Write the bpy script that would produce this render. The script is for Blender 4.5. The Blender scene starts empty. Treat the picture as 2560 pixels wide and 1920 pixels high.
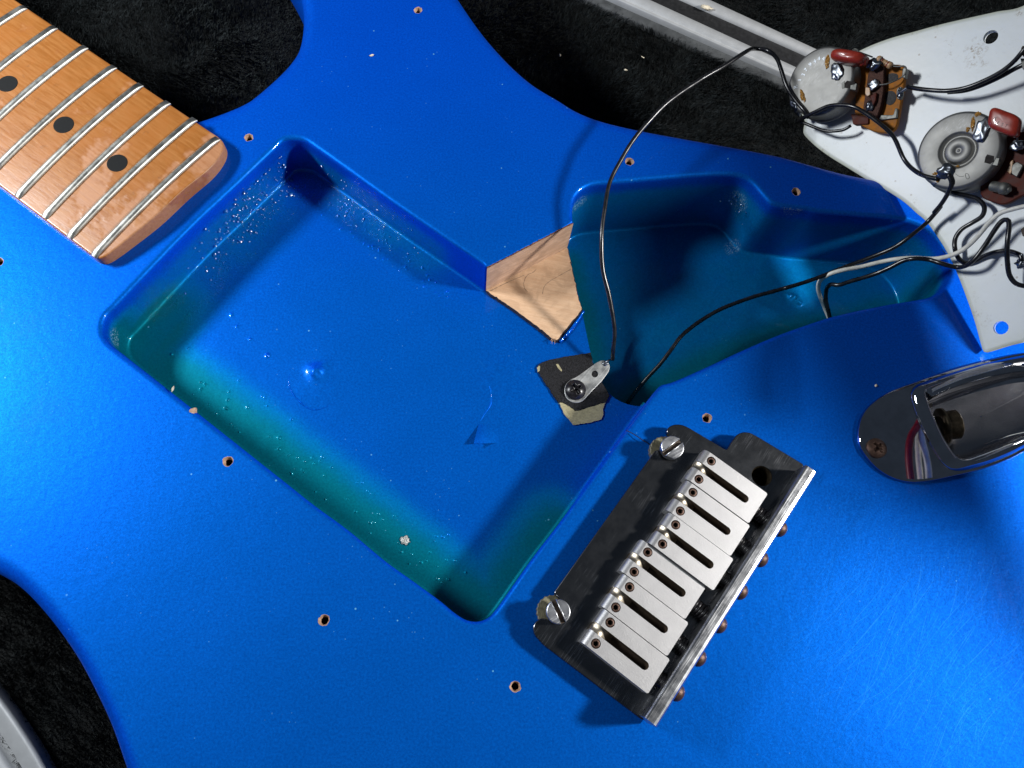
import bpy, bmesh, math, random
import numpy as np
from mathutils import Vector, Matrix, noise
from mathutils.geometry import tessellate_polygon, delaunay_2d_cdt

random.seed(7); rng = np.random.default_rng(7)
sc = bpy.context.scene
COL = sc.collection
sc.unit_settings.system = 'METRIC'
sc.unit_settings.scale_length = 0.001          # 1 unit = 1 mm

# ------------------------------------------------------------------ camera
F = 1924.6                                      # focal length in pixels of a 2560 wide frame
H = 215.0                                       # lens height above the guitar top
_dn = Vector((-96/1663, -572/1663, -1)).normalized()
_zc = -_dn
_xc = (Vector((1, 0, 0)) - _zc * _zc.x).normalized()
_yc = _zc.cross(_xc)
ROT = Matrix((_xc, _yc, _zc))                   # camera -> world
cam = bpy.data.cameras.new('camera'); cam_o = bpy.data.objects.new('camera', cam); COL.objects.link(cam_o)
cam.sensor_width = 36; cam.lens = 36 * F / 2560
cam.clip_start = 1; cam.clip_end = 20000
EYE = Vector((0, 0, H))
cam_o.matrix_world = Matrix.Translation(EYE) @ ROT.to_4x4()
sc.camera = cam_o

# ------------------------------------------------------------------ world, lamps, exposure
w = bpy.data.worlds.new('World'); sc.world = w; w.use_nodes = True
w.node_tree.nodes['Background'].inputs[0].default_value = (0.55, 0.72, 1.0, 1)
w.node_tree.nodes['Background'].inputs[1].default_value = 0.056
def lamp(name, loc, target, size, power, col):
    l = bpy.data.lights.new(name, 'AREA'); l.shape = 'DISK'; l.size = size; l.energy = power; l.color = col
    o = bpy.data.objects.new(name, l); COL.objects.link(o)
    o.location = loc
    o.rotation_euler = (Vector(target) - Vector(loc)).to_track_quat('-Z', 'Y').to_euler()
lamp('lamp_left', (-400, 180, 270), (-405, 181, 0), 110, 5.0e6, (0.93, 0.97, 1.0))
lamp('lamp_right', (620, 20, 440), (300, 20, 0), 80, 9.2e6, (1.0, 0.98, 0.95))
sc.view_settings.view_transform = 'Standard'; sc.view_settings.look = 'None'
sc.view_settings.exposure = 0.0; sc.view_settings.gamma = 1
sc.cycles.max_bounces = 8

# ------------------------------------------------------------------ measuring helpers
REG = {'S': (0, 0, 1), 'D': (0, 0, 1.15732), 'A': (0, 0, .42194), 'B': (640, 0, .42194), 'C': (1160, 400, .30139),
       'E': (1900, 60, .30137), 'F': (1300, 1000, .51847), 'G': (1260, 820, .18083), 'H': (2060, 840, .26525),
       'I': (1960, 440, .27726), 'J': (240, 340, .39783), 'K': (700, 900, .42194), 'L': (1400, 0, .31646),
       'M': (0, 1300, .37372), 'N': (1380, 400, .38582), 'Q': (1620, 1040, .24109), 'R': (1300, 1400, .26528),
       'V': (2260, 860, .21708), 'O': (1700, 1200, .43391), 'T': (2260, 230, .18083), 'U': (1940, 100, .16275)}
def s(r, x, y):
    a, b, k = REG[r]; return (a + x*k, b + y*k)
def ray(px):
    return ROT @ Vector(((px[0]-1280)/F, (960-px[1])/F, -1))
def P(px, z=0.0):
    d = ray(px); return EYE + d * ((z - H) / d.z)
def PL(r, pts, z=0.0):
    return [P(s(r, x, y), z) for x, y in pts]
PGN = Vector((-.74, -.25, .62)).normalized()    # pickguard normal: the guard leans up to the right
PGO = P(s('D', 2120, 755), 1.5)
def G(px, h=0.0):
    d = ray(px); t = (PGO + PGN*h - EYE).dot(PGN) / d.dot(PGN); return EYE + d*t
def GL(r, pts, h=0.0):
    return [G(s(r, x, y), h) for x, y in pts]
PGX = (Vector((1, 0, 0)) - PGN * PGN.x).normalized(); PGY = PGN.cross(PGX)

# ------------------------------------------------------------------ curve helpers
def cat(pts, step, closed=False):
    """Catmull-Rom through pts, resampled evenly."""
    p = [Vector(q) for q in pts]; n = len(p); out = []
    segs = n if closed else n-1
    for i in range(segs):
        p1, p2 = p[i], p[(i+1) % n]
        p0 = p[(i-1) % n] if closed or i > 0 else p1*2-p2
        p3 = p[(i+2) % n] if closed or i+2 < n else p2*2-p1
        k = max(2, int((p2-p1).length/step*2)+1)
        d1 = max(1e-4, (p1-p0).length**.5); d2 = max(1e-4, (p2-p1).length**.5); d3 = max(1e-4, (p3-p2).length**.5)
        m1 = ((p1-p0)/d1 - (p2-p0)/(d1+d2) + (p2-p1)/d2) * d2
        m2 = ((p2-p1)/d2 - (p3-p1)/(d2+d3) + (p3-p2)/d3) * d2
        for j in range(k):
            t = j/k; t2 = t*t; t3 = t2*t
            out.append(p1*(2*t3-3*t2+1) + m1*(t3-2*t2+t) + p2*(-2*t3+3*t2) + m2*(t3-t2))
    if not closed: out.append(p[-1].copy())
    return resample(out, step, closed)
def resample(p, step, closed=False):
    q = p + [p[0]] if closed else p
    L = [0]
    for a, b in zip(q, q[1:]): L.append(L[-1] + (b-a).length)
    n = max(2, round(L[-1]/step)); out = []; j = 0
    for i in range(n + (0 if closed else 1)):
        t = L[-1]*i/n
        while j < len(L)-2 and L[j+1] < t: j += 1
        f = (t-L[j])/max(1e-9, L[j+1]-L[j]); out.append(q[j].lerp(q[j+1], min(1, max(0, f))))
    return out
def fillet(pts, rad, n=6):
    """closed polygon of straight sides with rounded corners; rad is a number or one per corner"""
    out = []; m = len(pts)
    for i in range(m):
        a, b, c = Vector(pts[i-1]), Vector(pts[i]), Vector(pts[(i+1) % m])
        r = rad[i] if isinstance(rad, (list, tuple)) else rad
        u = (a-b); v = (c-b); r = min(r, u.length*.48, v.length*.48)
        if r < 1e-3: out.append(b); continue
        p, q = b+u.normalized()*r, b+v.normalized()*r
        for k in range(n+1):
            t = k/n; out.append(p*(1-t)**2 + b*2*t*(1-t) + q*t*t)
    return out
def area2(l): return sum(a.x*b.y-b.x*a.y for a, b in zip(l, l[1:]+l[:1]))/2
def ccw(l): return l if area2(l) > 0 else l[::-1]
def normals2(l, closed=True):
    """right-hand normals in xy (outward for a ccw loop)"""
    out = []; n = len(l)
    for i in range(n):
        a = l[i-1] if closed or i > 0 else l[i]; b = l[(i+1) % n] if closed or i < n-1 else l[i]
        d = (b-a); v = Vector((d.y, -d.x, 0)); out.append(v.normalized())
    return out
def off(l, d, nn=None):
    nn = nn or normals2(l); return [p + v*d for p, v in zip(l, nn)]
def inside(pt, poly):
    x, y = pt[0], pt[1]; c = False; n = len(poly); j = n-1
    for i in range(n):
        xi, yi, xj, yj = poly[i][0], poly[i][1], poly[j][0], poly[j][1]
        if (yi > y) != (yj > y) and x < (xj-xi)*(y-yi)/(yj-yi)+xi: c = not c
        j = i
    return c
def dseg(p, a, b):
    ab = b-a; t = max(0, min(1, (p-a).dot(ab)/ab.length_squared)); return (a+ab*t-p).length
def dline(p, l): return min(dseg(p, a, b) for a, b in zip(l, l[1:]))
def sstep(a, b, x):
    t = max(0, min(1, (x-a)/(b-a))); return t*t*(3-2*t)
Z = Vector((0, 0, 1))
def at(p, z): return Vector((p.x, p.y, z))

# ------------------------------------------------------------------ mesh builder
class MB:
    def __init__(self): self.v = []; self.f = []; self.sm = []; self.mi = []; self.m = 0; self.at = {}
    def add(self, vs, fs, smooth=True, **attr):
        b = len(self.v); self.v += [Vector(q) for q in vs]
        for f in fs: self.f.append(tuple(i+b for i in f)); self.sm.append(smooth); self.mi.append(self.m)
        for k, a in attr.items(): self.at.setdefault(k, {}).update({b+i: x for i, x in enumerate(a)})
        return self
    def strip(self, rings, closed=True, smooth=True, cap0=False, cap1=False, flip=False, **attr):
        n = len(rings[0]); vs = [q for r in rings for q in r]; fs = []
        for i in range(len(rings)-1):
            for j in range(n if closed else n-1):
                a, b = i*n+j, i*n+(j+1) % n; fs.append((a, b, b+n, a+n))
        if cap0: fs.append(tuple(range(n))[::-1])
        if cap1: fs.append(tuple((len(rings)-1)*n+j for j in range(n)))
        if flip: fs = [f[::-1] for f in fs]
        return self.add(vs, fs, smooth, **attr)
    def fill(self, loops, smooth=False, up=None):
        tr = tessellate_polygon([[Vector(q) for q in l] for l in loops]); vs = [q for l in loops for q in l]
        up = up or Z; fs = []
        for t in tr:
            a, b, c = (Vector(vs[i]) for i in t)
            fs.append(t if (b-a).cross(c-a).dot(up) > 0 else t[::-1])
        return self.add(vs, fs, smooth)
    def tube(self, pts, r, seg=8, caps=True):
        n = len(pts); t = [(pts[min(i+1, n-1)]-pts[max(i-1, 0)]).normalized() for i in range(n)]
        u = t[0].orthogonal().normalized(); rings = []
        for i in range(n):
            u = (u - t[i]*u.dot(t[i])).normalized(); v = t[i].cross(u); rr = r[i] if isinstance(r, (list, tuple)) else r
            rings.append([pts[i] + (u*math.cos(2*math.pi*k/seg)+v*math.sin(2*math.pi*k/seg))*rr for k in range(seg)])
        return self.strip(rings, True, True, caps, caps)
    def lathe(self, prof, o, ax, seg=32, x=None, smooth=True):
        """prof = [(radius, height)...] from bottom up the outside"""
        ax = Vector(ax).normalized(); x = (x or ax.orthogonal()).normalized(); y = ax.cross(x); rings = []
        for r, h in prof:
            rings.append([Vector(o)+ax*h+(x*math.cos(2*math.pi*k/seg)+y*math.sin(2*math.pi*k/seg))*max(r, 1e-4) for k in range(seg)])
        return self.strip(rings, True, smooth)
    def prism(self, loop, z0, z1, holes=(), bev=0.0, n=3, up=None, bottom=True, smooth=False):
        """loop: ccw points (z ignored unless up given: then loop lies in a plane with normal up at height 0)"""
        up = up or Z
        if up is Z: base = [at(p, 0) for p in loop]; hs = [[at(p, 0) for p in h] for h in holes]
        else: base = loop; hs = holes
        def nrm(l):
            out = []
            for i in range(len(l)):
                d = l[(i+1) % len(l)]-l[i-1]; out.append(d.cross(up).normalized())
            return out
        if sum(((base[i]-base[0]).cross(base[i+1]-base[0])).dot(up) for i in range(1, len(base)-1)) < 0: base = base[::-1]
        nn = nrm(base)
        prof = [(0, z0)] + [(-(bev-bev*math.cos(a)), z1-bev+bev*math.sin(a)) for a in [k/n*math.pi/2 for k in range(n+1)]] if bev else [(0, z0), (0, z1)]
        rings = [[p+v*d+up*z for p, v in zip(base, nn)] for d, z in prof]
        self.strip(rings, True, bool(bev) or smooth)
        hb = []
        for h in hs:
            if sum(((h[i]-h[0]).cross(h[i+1]-h[0])).dot(up) for i in range(1, len(h)-1)) > 0: h = h[::-1]
            self.strip([[p+up*z0 for p in h], [p+up*z1 for p in h]], True, True); hb.append(h)
        top = rings[-1]
        self.fill([top]+[[p+up*z1 for p in h] for h in hb], False, up)
        if bottom: self.fill([[p+up*z0 for p in base]]+[[p+up*z0 for p in h] for h in hb], False, -up)
        return self
    def super(self, c, ax, e=2.6, nu=20, nv=12, jit=0.0, seed=0):
        """rounded box: c centre, ax three half-axis vectors"""
        def f(x): return math.copysign(abs(x)**(2/e), x)
        vs = []; fs = []
        for i in range(nv+1):
            p = -math.pi/2+math.pi*i/nv
            for j in range(nu):
                t = 2*math.pi*j/nu
                a, b, d = f(math.cos(p))*f(math.cos(t)), f(math.cos(p))*f(math.sin(t)), f(math.sin(p))
                k = 1+jit*noise.noise(Vector((a*1.7+seed*3.1, b*1.7, d*1.7))) if jit else 1
                vs.append(Vector(c)+(ax[0]*a+ax[1]*b+ax[2]*d)*k)
        for i in range(nv):
            for j in range(nu):
                a, b = i*nu+j, i*nu+(j+1) % nu; fs.append((a, b, b+nu, a+nu))
        return self.add(vs, fs, True)

WL = {}                                          # world location of every object built
def obj(name, mb, mats, parent=None, label=None, kind=None, origin=None):
    me = bpy.data.meshes.new(name)
    lo = Vector([min(v[i] for v in mb.v) for i in range(3)]); hi = Vector([max(v[i] for v in mb.v) for i in range(3)])
    o0 = origin or (lo+hi)/2
    me.from_pydata([tuple(v-o0) for v in mb.v], [], mb.f)
    me.polygons.foreach_set('use_smooth', mb.sm); me.polygons.foreach_set('material_index', mb.mi)
    for k, d in mb.at.items():
        a = me.attributes.new(k, 'FLOAT', 'POINT'); a.data.foreach_set('value', [d.get(i, 0.0) for i in range(len(mb.v))])
    for m in (mats if isinstance(mats, (list, tuple)) else [mats]): me.materials.append(m)
    me.update()
    o = bpy.data.objects.new(name, me); COL.objects.link(o); WL[o] = o0
    place(o, parent)
    if label: o['label'] = label
    if kind: o['kind'] = kind
    return o
def place(o, parent):
    if parent: o.parent = parent; o.location = WL[o]-WL[parent]
    else: o.location = WL[o]
def empty(name, loc, label, cat, group=None):
    o = bpy.data.objects.new(name, None); COL.objects.link(o); o.empty_display_size = 5
    WL[o] = Vector(loc); o.location = loc; tag(o, label, cat, group); return o
def tag(o, label, cat, group=None):
    o['label'] = label; o['category'] = cat
    if group: o['group'] = group
    return o
def dup(o, shift, parent):
    """copy of a part and its sub-parts, moved by shift"""
    c = o.copy(); COL.objects.link(c); WL[c] = WL[o]+shift; place(c, parent)
    for ch in list(o.children): dup(ch, shift, c)
    return c
# ------------------------------------------------------------------ materials
class N:
    """small node-graph helper"""
    def __init__(self, name):
        self.m = bpy.data.materials.new(name); self.m.use_nodes = True; self.t = self.m.node_tree
        self.b = self.t.nodes['Principled BSDF']; self.pos = self.t.nodes.new('ShaderNodeNewGeometry').outputs['Position']
    def new(self, ty, **kw):
        n = self.t.nodes.new('ShaderNode'+ty)
        for k, v in kw.items(): setattr(n, k, v)
        return n
    def link(self, a, b): self.t.links.new(a, b)
    def put(self, sock, v):
        if hasattr(v, 'is_output'): self.link(v, sock)
        else: sock.default_value = v
    def map(self, scale=(1, 1, 1), rot=(0, 0, 0), loc=(0, 0, 0), src=None):
        n = self.new('Mapping', vector_type='TEXTURE'); n.inputs['Location'].default_value = loc   # turns first, then stretches
        n.inputs['Rotation'].default_value = [-a for a in rot]; n.inputs['Scale'].default_value = [1/a for a in scale]
        self.link(src or self.pos, n.inputs['Vector']); return n.outputs[0]
    def noise(self, scale, detail=2, rough=.5, vec=None, dist=0.0):
        n = self.new('TexNoise'); n.inputs['Scale'].default_value = scale; n.inputs['Detail'].default_value = detail
        n.inputs['Roughness'].default_value = rough; n.inputs['Distortion'].default_value = dist
        self.link(vec or self.pos, n.inputs['Vector']); return n.outputs[0]
    def voro(self, scale, feature='F1', vec=None, out='Distance', rnd=1.0):
        n = self.new('TexVoronoi', feature=feature); n.inputs['Scale'].default_value = scale; n.inputs['Randomness'].default_value = rnd
        self.link(vec or self.pos, n.inputs['Vector']); return n.outputs[out]
    def ramp(self, f, a, b, lo=0.0, hi=1.0):
        n = self.new('MapRange', interpolation_type='SMOOTHSTEP'); n.clamp = True
        self.put(n.inputs['Value'], f)
        for k, v in zip(('From Min', 'From Max', 'To Min', 'To Max'), (a, b, lo, hi)): self.put(n.inputs[k], v)
        return n.outputs[0]
    def math(self, op, a, b=0.0):
        n = self.new('Math', operation=op); self.put(n.inputs[0], a); self.put(n.inputs[1], b); return n.outputs[0]
    def mix(self, f, a, b):
        n = self.new('Mix', data_type='RGBA'); self.put(n.inputs['Factor'], f)
        for k, v in ((6, a), (7, b)): self.put(n.inputs[k], v if hasattr(v, 'is_output') else (*v[:3], 1))
        return n.outputs[2]
    def attr(self, name):
        n = self.new('Attribute'); n.attribute_name = name; return n.outputs['Fac']
    def near(self, c, r0, r1):
        """1 within r0 of a place, 0 beyond r1"""
        n = self.new('VectorMath', operation='DISTANCE'); self.link(self.pos, n.inputs[0]); n.inputs[1].default_value = c
        return self.ramp(n.outputs['Value'], r0, r1, 1, 0)
    def bump(self, h, dist=.1, strength=1.0, prev=None):
        n = self.new('Bump'); n.inputs['Distance'].default_value = dist; self.put(n.inputs['Strength'], strength)
        self.put(n.inputs['Height'], h)
        if prev is not None: self.link(prev, n.inputs['Normal'])
        return n.outputs[0]
    def set(self, **kw):
        nm = {'col': 'Base Color', 'rough': 'Roughness', 'metal': 'Metallic', 'spec': 'Specular IOR Level', 'coat': 'Coat Weight',
              'coat_rough': 'Coat Roughness', 'normal': 'Normal', 'coat_normal': 'Coat Normal', 'sheen': 'Sheen Weight', 'sss': 'Subsurface Weight', 'aniso': 'Anisotropic'}
        for k, v in kw.items():
            if k == 'col' and not hasattr(v, 'is_output'): v = (*v[:3], 1)
            self.put(self.b.inputs[nm[k]], v)
        return self.m

def plain(name, col, rough=.5, metal=0.0, var=.25, scale=.8, bump=0.0, **kw):
    g = N(name); n = g.noise(scale, 4, .6)
    c = g.mix(g.ramp(n, .3, .7), [x*(1-var) for x in col], [min(1, x*(1+var)) for x in col])
    if bump: kw['normal'] = g.bump(g.noise(scale*3, 3, .6), bump)
    return g.set(col=c, rough=g.ramp(n, .25, .75, rough*.85, min(1, rough*1.15)), metal=metal, **kw)

def make_paint():
    g = N('metallic_blue_paint')
    fl = g.noise(1.5, 3, .8); big = g.noise(.035, 5, .65)
    lw = g.new('LayerWeight'); lw.inputs['Blend'].default_value = .5; flop = g.ramp(lw.outputs['Facing'], .05, .30)     # candy coat: the blue deepens with a longer path
    blue = g.mix(flop, g.mix(g.ramp(fl, .25, .78), (0, .055, .29), (0, .088, .42)), g.mix(g.ramp(fl, .25, .78), (0, .045, .40), (0, .072, .57)))
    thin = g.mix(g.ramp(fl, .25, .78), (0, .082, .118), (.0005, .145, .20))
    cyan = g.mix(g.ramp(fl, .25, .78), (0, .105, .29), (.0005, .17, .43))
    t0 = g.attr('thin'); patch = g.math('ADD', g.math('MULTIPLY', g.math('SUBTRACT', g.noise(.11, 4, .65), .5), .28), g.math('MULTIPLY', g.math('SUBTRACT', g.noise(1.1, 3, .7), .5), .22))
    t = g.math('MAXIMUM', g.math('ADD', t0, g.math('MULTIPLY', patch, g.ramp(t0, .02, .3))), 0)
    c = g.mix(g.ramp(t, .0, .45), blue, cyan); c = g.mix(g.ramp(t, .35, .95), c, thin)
    # dust specks and bare rubbed places
    sp = g.voro(.16, vec=g.map((1, 1, 1), loc=(3, 9, 2)))
    speck = g.math('MULTIPLY', g.ramp(sp, .035, .05, 1, 0), g.ramp(g.noise(.05, 1), .5, .56))
    wr = g.math('MULTIPLY', g.ramp(g.attr('wear'), .05, .6), g.ramp(g.noise(2.2, 4, .7, vec=g.map((1.5, .6, .6), (0, 0, .6))), .50, .60))
    sp2 = g.voro(.45, vec=g.map((1, 1, 1), loc=(1, 4, 8))); speck = g.math('MAXIMUM', speck, g.math('MULTIPLY', g.ramp(sp2, .05, .075, 1, 0), g.math('MULTIPLY', g.ramp(g.noise(.07, 2), .54, .6), .55)))
    # scratches: hair lines, strongest on the lower right of the body
    zone = g.near(P(s('O', 1500, 1050)), 10, 62); zone = g.math('MAXIMUM', zone, .03)
    scr = None
    bend = g.new('VectorMath', operation='ADD'); g.link(g.pos, bend.inputs[0])
    sc_ = g.new('VectorMath', operation='SCALE'); nz_ = g.new('TexNoise'); nz_.inputs['Scale'].default_value = .022; nz_.inputs['Detail'].default_value = 1
    g.link(g.pos, nz_.inputs['Vector']); g.link(nz_.outputs['Color'], sc_.inputs[0]); sc_.inputs['Scale'].default_value = 15; g.link(sc_.outputs[0], bend.inputs[1])
    d0 = P(s('O', 1335, 880))-P(s('O', 1165, 1270)); a0 = math.atan2(d0.y, d0.x)
    for da, k, ofs, th in ((0, 1.0, 3, .66), (-.18, .8, 17, .66), (-.42, 1.2, 29, .67), (.2, 1.0, 40, .67)):
        v = g.map((.030, 4.2*k, .2), (0, 0, -(a0+da)), (ofs, ofs*2, 0), src=bend.outputs[0])
        n = g.noise(1.0, 2, .5, vec=v); l = g.ramp(n, th-.03, th+.05)
        scr = l if scr is None else g.math('MAXIMUM', scr, l)
    # a few long single scratches everywhere
    n = g.noise(1.0, 2, .5, vec=g.map((.05, 1.2, 1), (0, 0, .9), (7, 3, 1))); lone = g.math('MULTIPLY', g.ramp(n, .74, .77), .6)
    scr = g.math('MAXIMUM', g.math('MULTIPLY', scr, zone), lone)
    c = g.mix(g.math('MULTIPLY', scr, .11), c, (.03, .30, .8))
    c = g.mix(speck, c, (.12, .4, .6)); c = g.mix(g.math('MULTIPLY', wr, .7), c, (.22, .38, .50))
    drip = g.attr('drip')
    dn = g.math('MULTIPLY', g.ramp(g.noise(1.0, 3, .6, dist=.8), .50, .74), g.ramp(g.noise(.13, 2, .5), .42, .58))
    bmp = g.bump(g.noise(.35, 2), .06)
    bmp = g.bump(dn, .8, g.math('MULTIPLY', drip, .35), bmp)
    bmp = g.bump(scr, -.0015, .6, bmp)
    fb = g.bump(g.noise(3.2, 2, .7), .02, 1.0, bmp)
    g.set(col=c, metal=0.0, rough=g.ramp(big, .3, .7, .42, .50), spec=.02, normal=fb,
          coat=g.math('SUBTRACT', g.math('ADD', .28, g.math('MULTIPLY', drip, .6)), g.math('MULTIPLY', wr, .25)), coat_rough=.06, coat_normal=bmp)
    # the flakes: a second, metallic lobe of a greener blue under the same lacquer
    f2 = g.new('BsdfPrincipled'); flake = g.mix(g.ramp(fl, .25, .78), (0, .082, .46), (.0005, .165, .78))
    flake = g.mix(g.math('MULTIPLY', scr, .15), flake, (.06, .5, .9))
    flake = g.mix(g.ramp(t, .1, .8), flake, (.001, .18, .26))
    g.link(flake, f2.inputs['Base Color']); f2.inputs['Metallic'].default_value = 1; f2.inputs['Specular Tint'].default_value = (.02, .3, .8, 1); g.put(f2.inputs['Roughness'], g.ramp(big, .3, .7, .44, .50))
    g.link(fb, f2.inputs['Normal']); g.put(f2.inputs['Coat Weight'], .28); g.put(f2.inputs['Coat Roughness'], g.ramp(big, .35, .65, .03, .16)); g.link(bmp, f2.inputs['Coat Normal'])
    mx = g.new('MixShader'); g.put(mx.inputs[0], g.math('SUBTRACT', .34, g.math('MULTIPLY', wr, .3)))
    g.link(g.b.outputs[0], mx.inputs[1]); g.link(f2.outputs[0], mx.inputs[2])
    out = [n for n in g.t.nodes if n.type == 'OUTPUT_MATERIAL'][0]; g.link(mx.outputs[0], out.inputs['Surface'])
    return g.m
def make_neck():
    g = N('worn_maple')
    ax = math.atan2(*( (P(s('A', 1310, 815))-P(s('A', 100, 0))).yx ))
    al = g.map((.05, .5, .5), (0, 0, -ax))
    grain = g.noise(2.2, 5, .62, vec=al, dist=.6); fig = g.noise(.13, 4, .6, vec=g.map((1, .6, 1), (0, 0, -ax)), dist=1.2); blot = g.noise(.055, 4, .6)
    amber = g.mix(g.ramp(grain, .25, .75), (.235, .080, .014), (.315, .124, .026))
    amber = g.mix(g.math('MULTIPLY', g.ramp(fig, .45, .68), .6), amber, (.30, .105, .02))
    pink = g.mix(g.ramp(grain, .3, .7), (.31, .138, .064), (.37, .178, .088))
    bare = g.ramp(g.math('ADD', blot, g.attr('bare')), .59, .68)
    c = g.mix(g.math('MULTIPLY', bare, .85), amber, pink)
    edge = g.math('SUBTRACT', 1, g.math('ABSOLUTE', g.math('MULTIPLY', g.math('SUBTRACT', g.math('ADD', blot, g.attr('bare')), .595), 60)))
    edge = g.math('MAXIMUM', edge, 0)
    c = g.mix(g.math('MULTIPLY', edge, .35), c, (.25, .08, .02))
    dirt = g.ramp(g.noise(.35, 5, .7, dist=1), .60, .72)
    c = g.mix(g.math('MULTIPLY', dirt, .4), c, (.14, .06, .02))
    chip = g.math('MULTIPLY', g.attr('rim'), g.ramp(g.noise(.45, 5, .75), .50, .60))
    c = g.mix(g.math('MULTIPLY', chip, .12), c, (.16, .065, .028))
    b = g.bump(grain, .05); b = g.bump(bare, -.12, .8, b); b = g.bump(g.noise(.25, 3), .12, .6, b)
    return g.set(col=c, rough=g.math('ADD', g.ramp(grain, .3, .7, .34, .5), g.math('MULTIPLY', bare, .12)), spec=.45, normal=b,
                 coat=g.math('SUBTRACT', .3, g.math('MULTIPLY', bare, .25)), coat_rough=.2)
def make_wood(name, a, b, dirx, bump=.12):
    g = N(name)
    gr = g.noise(1.3, 4, .6, vec=g.map((.10, 1.6, .6), (0, 0, -dirx)), dist=.15); pore = g.noise(3.0, 3, .7, vec=g.map((.3, 1.3, 1), (0, 0, -dirx)))
    big = g.noise(.12, 4, .6, dist=1.5)
    c = g.mix(g.ramp(gr, .3, .7), a, b); c = g.mix(g.math('MULTIPLY', g.ramp(big, .42, .66), .55), c, [x*.72 for x in a])
    c = g.mix(g.math('MULTIPLY', g.ramp(pore, .6, .75), .45), c, [x*.5 for x in a])
    return g.set(col=c, rough=.75, spec=.25, normal=g.bump(pore, bump, 1.0, g.bump(gr, bump)))
def make_metal(name, col, rough, scratch=0.0, ang=0.0, dirt=(.02, .018, .015), dirty=.2, bumpy=0.0, spots=0.0, line=.35, flat=False, metal=1.0, fine=0.0, cloud=.8):
    g = N(name)
    n = g.noise(2.2 if flat else .25, 5, .65); ln = g.noise(1.0, 4, .6, vec=g.map((.07, 3.4, 1), (0, 0, -ang)))
    c = g.mix(g.ramp(n, .3, .7), [x*(.9 if flat else cloud) for x in col], col)
    c = g.mix(g.math('MULTIPLY', g.ramp(g.noise(.5, 5, .7), .56, .7), dirty), c, dirt)
    b = None; r = g.ramp(n, .3, .7, rough*(1-(1-cloud)*.75), rough*(1+1-cloud))
    if scratch:
        l2 = g.ramp(ln, .55, .68); c = g.mix(g.math('MULTIPLY', l2, line), c, [min(.8, x*1.6) for x in col])
        r = g.math('ADD', r, g.math('MULTIPLY', l2, .15)); b = g.bump(ln, scratch)
    if fine:
        l3 = g.ramp(g.noise(1.0, 3, .6, vec=g.map((.16, 4.5, 1), (0, 0, -ang), (4, 2, 7))), .56, .64); l3 = g.math('MULTIPLY', l3, g.ramp(g.noise(.12, 3), .45, .6)); c = g.mix(g.math('MULTIPLY', l3, fine), c, (.6, .6, .62))
    if bumpy: b = g.bump(g.noise(2.5, 4, .75), bumpy, 1.0, b)
    if spots: c = g.mix(g.math('MULTIPLY', g.ramp(g.voro(.45), .1, .16, 1, 0), spots), c, (.11, .09, .05))
    kw = {'normal': b} if b is not None else {}
    return g.set(col=c, metal=metal, rough=r, **kw)
def make_guard():
    g = N('aged_white_plastic')
    st = g.math('MULTIPLY', g.ramp(g.noise(.10, 5, .7), .52, .68), g.ramp(g.noise(.9, 4, .75), .46, .62))
    dot = g.math('MULTIPLY', g.ramp(g.voro(.22), .05, .1, 1, 0), g.ramp(g.noise(.07, 2), .48, .6))
    c = g.mix(g.ramp(g.noise(.04, 2), .3, .7), (.80, .85, .87), (.84, .87, .88))
    edge = g.attr('edge')
    c = g.mix(g.math('MULTIPLY', edge, .8), c, (.62, .64, .50))
    stain = g.math('MAXIMUM', g.math('MULTIPLY', st, g.math('ADD', g.math('MULTIPLY', g.attr('stain'), .85), .10)), g.math('MULTIPLY', dot, .5))
    c = g.mix(stain, c, (.26, .17, .08))
    return g.set(col=c, rough=.38, spec=.45, normal=g.bump(g.noise(.4, 3), .04))
def make_plush(name, lo, hi):
    g = N(name); n = g.noise(1.1, 4, .7); b = g.noise(.045, 3, .6)
    c = g.mix(g.ramp(n, .3, .75), lo, hi); c = g.mix(g.math('MULTIPLY', g.ramp(b, .4, .7), .5), c, [x*1.8 for x in hi])
    return g.set(col=c, rough=.8, spec=.2, normal=g.bump(n, .8))

M = {}
M['paint'] = make_paint()
M['lacquer'] = plain('wet_looking_lacquer', (.002, .085, .34), .24, coat=.5, spec=.5)
M['neck'] = make_neck()
_wd = math.atan2(*((P(s('C', 905, 515))-P(s('C', 185, 890))).yx))
M['wood'] = make_wood('bare_alder', (.54, .34, .205), (.62, .42, .27), _wd-.75)
M['wood_wall'] = make_wood('shaded_alder_wall', (.46, .29, .19), (.60, .40, .27), _wd, .06)  # darker copy of the ledge wood, toned for the shaded wall
M['hole_wood'] = make_wood('drilled_wood', (.34, .20, .13), (.52, .36, .26), 0)
M['hole_shade'] = plain('bore_shade', (.012, .008, .006), .8)  # near-black colour stands in for the shade inside holes and sockets
M['chipped'] = plain('chipped_brown_edge', (.16, .07, .04), .8, var=.6, scale=2.0, bump=.2)
M['burnt'] = plain('torn_paint_edge', (.02, .018, .02), .6, bump=.2)
M['fret'] = make_metal('nickel_fret', (.44, .44, .41), .40, 0, .8, dirty=.3)
M['dot'] = plain('black_inlay', (.006, .0065, .007), .7, var=.4, scale=1.5, spec=.15)
_bd = math.atan2(*((P(s('F', 605, 1500))-P(s('F', 1380, 310))).yx))
M['plate'] = make_metal('worn_chrome_plate', (.16, .165, .175), .25, 0, _bd+.03, dirty=.10, fine=.65, cloud=.92)
M['flange'] = make_metal('brushed_chrome_edge', (.55, .56, .58), .30, .03, _bd, dirty=.35)
M['saddle'] = make_metal('cast_saddle_metal', (.57, .565, .57), .48, 0, _bd, dirty=.06, dirt=(.3, .24, .18), bumpy=.032, fine=.10, cloud=.97)
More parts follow.
